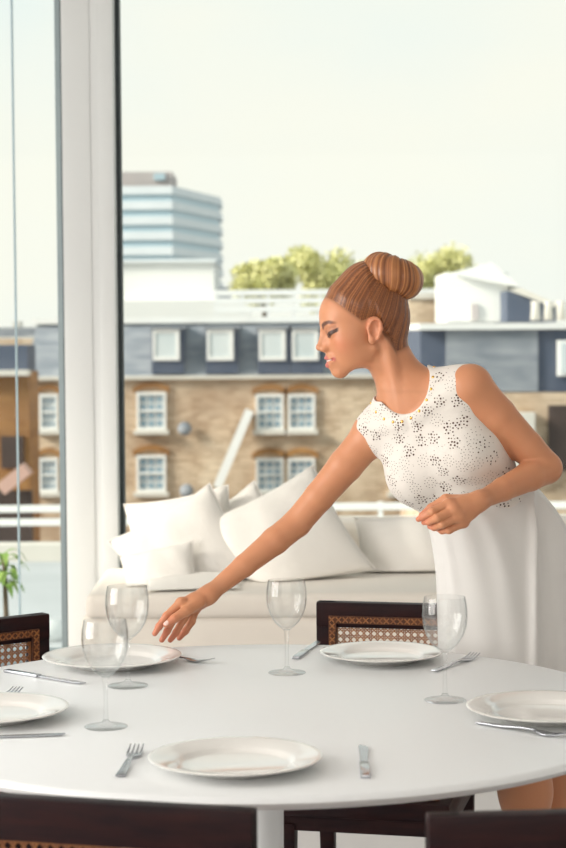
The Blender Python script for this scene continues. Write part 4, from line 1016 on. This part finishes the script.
for sgn in (1, -1):
    cen = []
    for _ in range(4000):
        l, u = rd.uniform(-.19, .19), rd.uniform(-.33, .06)
        if all((l-a)**2 + (u-b)**2 > .027**2 for a, b in cen): cen.append((l, u))
    for l, u in cen:
        if rd.random() < .5:               # flower: dark heart with holes fanning out
            for i in range(15):
                a = i*2.4; r_ = .0036*math.sqrt(i+.3); dot(l+r_*math.cos(a), u+r_*math.sin(a), rd.choice((.0012, .0015, .0019, .0023)), sgn)
        else:                              # ring of pin pricks
            for q_, nn in ((.006, 6), (.012, 11)):
                for i in range(nn): a = 6.283*i/nn+q_*90; dot(l+q_*math.cos(a), u+q_*math.sin(a), .00095, sgn)
    for _ in range(420): dot(rd.uniform(-.18, .18), rd.uniform(-.33, .06), rd.choice((.0005, .0007, .0009)), sgn)
dme = bpy.data.meshes.new('perforations'); dme.from_pydata([tuple(Vector(v)-Vector(base_pt)) for v in dots.v], [], dots.f); dme.materials.append(MATS['perforation'])
do = bpy.data.objects.new('perforations', dme); C.objects.link(do); do.parent = bod; do['kind'] = 'stuff'
dbg = []
def cast(px, py):
    d = ray(px, py); return tree.ray_cast(Vector((0, 0, CZ)), d.normalized())
for px, py in ((434, 367), (433, 377), (431, 389), (426.5, 400), (419, 411), (411, 418), (402, 421.5), (393, 422), (384, 419), (376, 412), (371, 403), (369, 395)):
    h_ = cast(px, py)
    if h_[0] is None: continue
    M = Matrix.Translation(h_[0]-Vector(base_pt)) @ h_[1].to_track_quat('Z', 'Y').to_matrix().to_4x4()
    MB().lathe([(.0034, -.001), (.0034, .0005), (.0025, .0016), (0, .0021)], 10, M).build('gold_stud', 'gold', bod, smooth=True)
# --- skirt: pleated rings from the tilted waist down to the hem
rings = [((424, 512), (523, 474), 4.095, .090), ((427, 524), (535, 485), 4.10, .104), ((429, 538), (549, 499), 4.105, .114), ((431, 560), (567, 524), 4.115, .122),
         ((433, 590), (583, 565), 4.125, .128), ((434, 650), (601, 650), 4.135, .134), ((433, 745), (612, 745), 4.14, .138)]
def ringp(s):
    s = s*(len(rings)-1); i = min(int(s), len(rings)-2); t = s-i
    def c(k): return rings[max(0, min(len(rings)-1, k))]
    def cr(f_):
        p0, p1, p2, p3 = (np.array(f_(c(i+k)), float) for k in (-1, 0, 1, 2))
        return .5*((2*p1) + (-p0+p2)*t + (2*p0-5*p1+4*p2-p3)*t*t + (-p0+3*p1-3*p2+p3)*t**3)
    l_, r_, Y, w_ = cr(lambda q: q[0]), cr(lambda q: q[1]), float(cr(lambda q: q[2])), float(cr(lambda q: q[3]))
    Lp, Rp = P(l_[0], l_[1], Y-.045), P(r_[0], r_[1], Y+.05); return (Lp+Rp)/2, (Rp-Lp)/2, w_
NR, NC = 90, 260; SV = np.zeros((2, NR, NC, 3)); ang = np.linspace(0, 2*np.pi, NC, endpoint=False)
folds = [(-2.5, .12, .006), (-2.05, .20, .008), (-1.65, .16, .008), (-.55, .18, .016), (.4, .2, .02), (1.1, .2, .022), (1.8, .2, .02), (2.6, .2, .02)]
for i in range(NR):
    s = i/(NR-1); c, u, w_ = ringp(s); g = sstep(.02, .75, np.array(s))
    disp = np.zeros(NC)
    for a0, sg, am in folds:
        da = (ang-a0+np.pi) % (2*np.pi)-np.pi; disp += am*np.exp(-(da/sg)**2)*(.25+.75*g)
    lx, rx = np.interp(s*(len(rings)-1), range(len(rings)), [q[0][0] for q in rings]), np.interp(s*(len(rings)-1), range(len(rings)), [q[1][0] for q in rings])
    a0 = -math.acos(max(-.99, min(.99, (529 - (lx+rx)/2)/((rx-lx)/2)))); g2 = sstep(.12, .5, np.array(s))
    for d0, sg, am in ((-.03, .07, .022), (.15, .14, -.024)):
        da = (ang-a0-d0+np.pi) % (2*np.pi)-np.pi; disp += am*np.exp(-(da/sg)**2)*g2
    disp -= .008*g; disp += .0016*np.sin(ang*11+3*s)*g
    gather = .0022*np.sin(ang*17)*sstep(0, .03, np.array(s))*sstep(.35, .05, np.array(s)); disp += gather
    for sh in (0, 1):
        e = disp - .004*sh; ru = np.linalg.norm(u)
        dirs = np.cos(ang)[:, None]*u/ru*(ru+e)[:, None] + (np.sin(ang)*np.where(np.sin(ang) > 0, .60 + .30*np.cos(ang), 1))[:, None]*np.array([0, 1, 0])*(w_+e)[:, None]
        SV[sh, i] = c + dirs
idx = np.arange(2*NR*NC).reshape(2, NR, NC); Fq = []
for sh in (0, 1):
    a, b = idx[sh, :-1], idx[sh, 1:]; q4 = np.stack([a, np.roll(a, -1, 1), np.roll(b, -1, 1), b], -1).reshape(-1, 4); Fq.append(q4 if sh else q4[:, ::-1])
for row in (0, NR-1):
    a, b = idx[0, row], idx[1, row]; q4 = np.stack([a, np.roll(a, -1), np.roll(b, -1), b], -1); Fq.append(q4 if row == 0 else q4[:, ::-1])
sk_ = np_mesh('dress_skirt', SV.reshape(-1, 3), np.concatenate(Fq), 'skirt_crepe', person, base_pt); sk_['label'] = 'plain white flared skirt with soft folds'
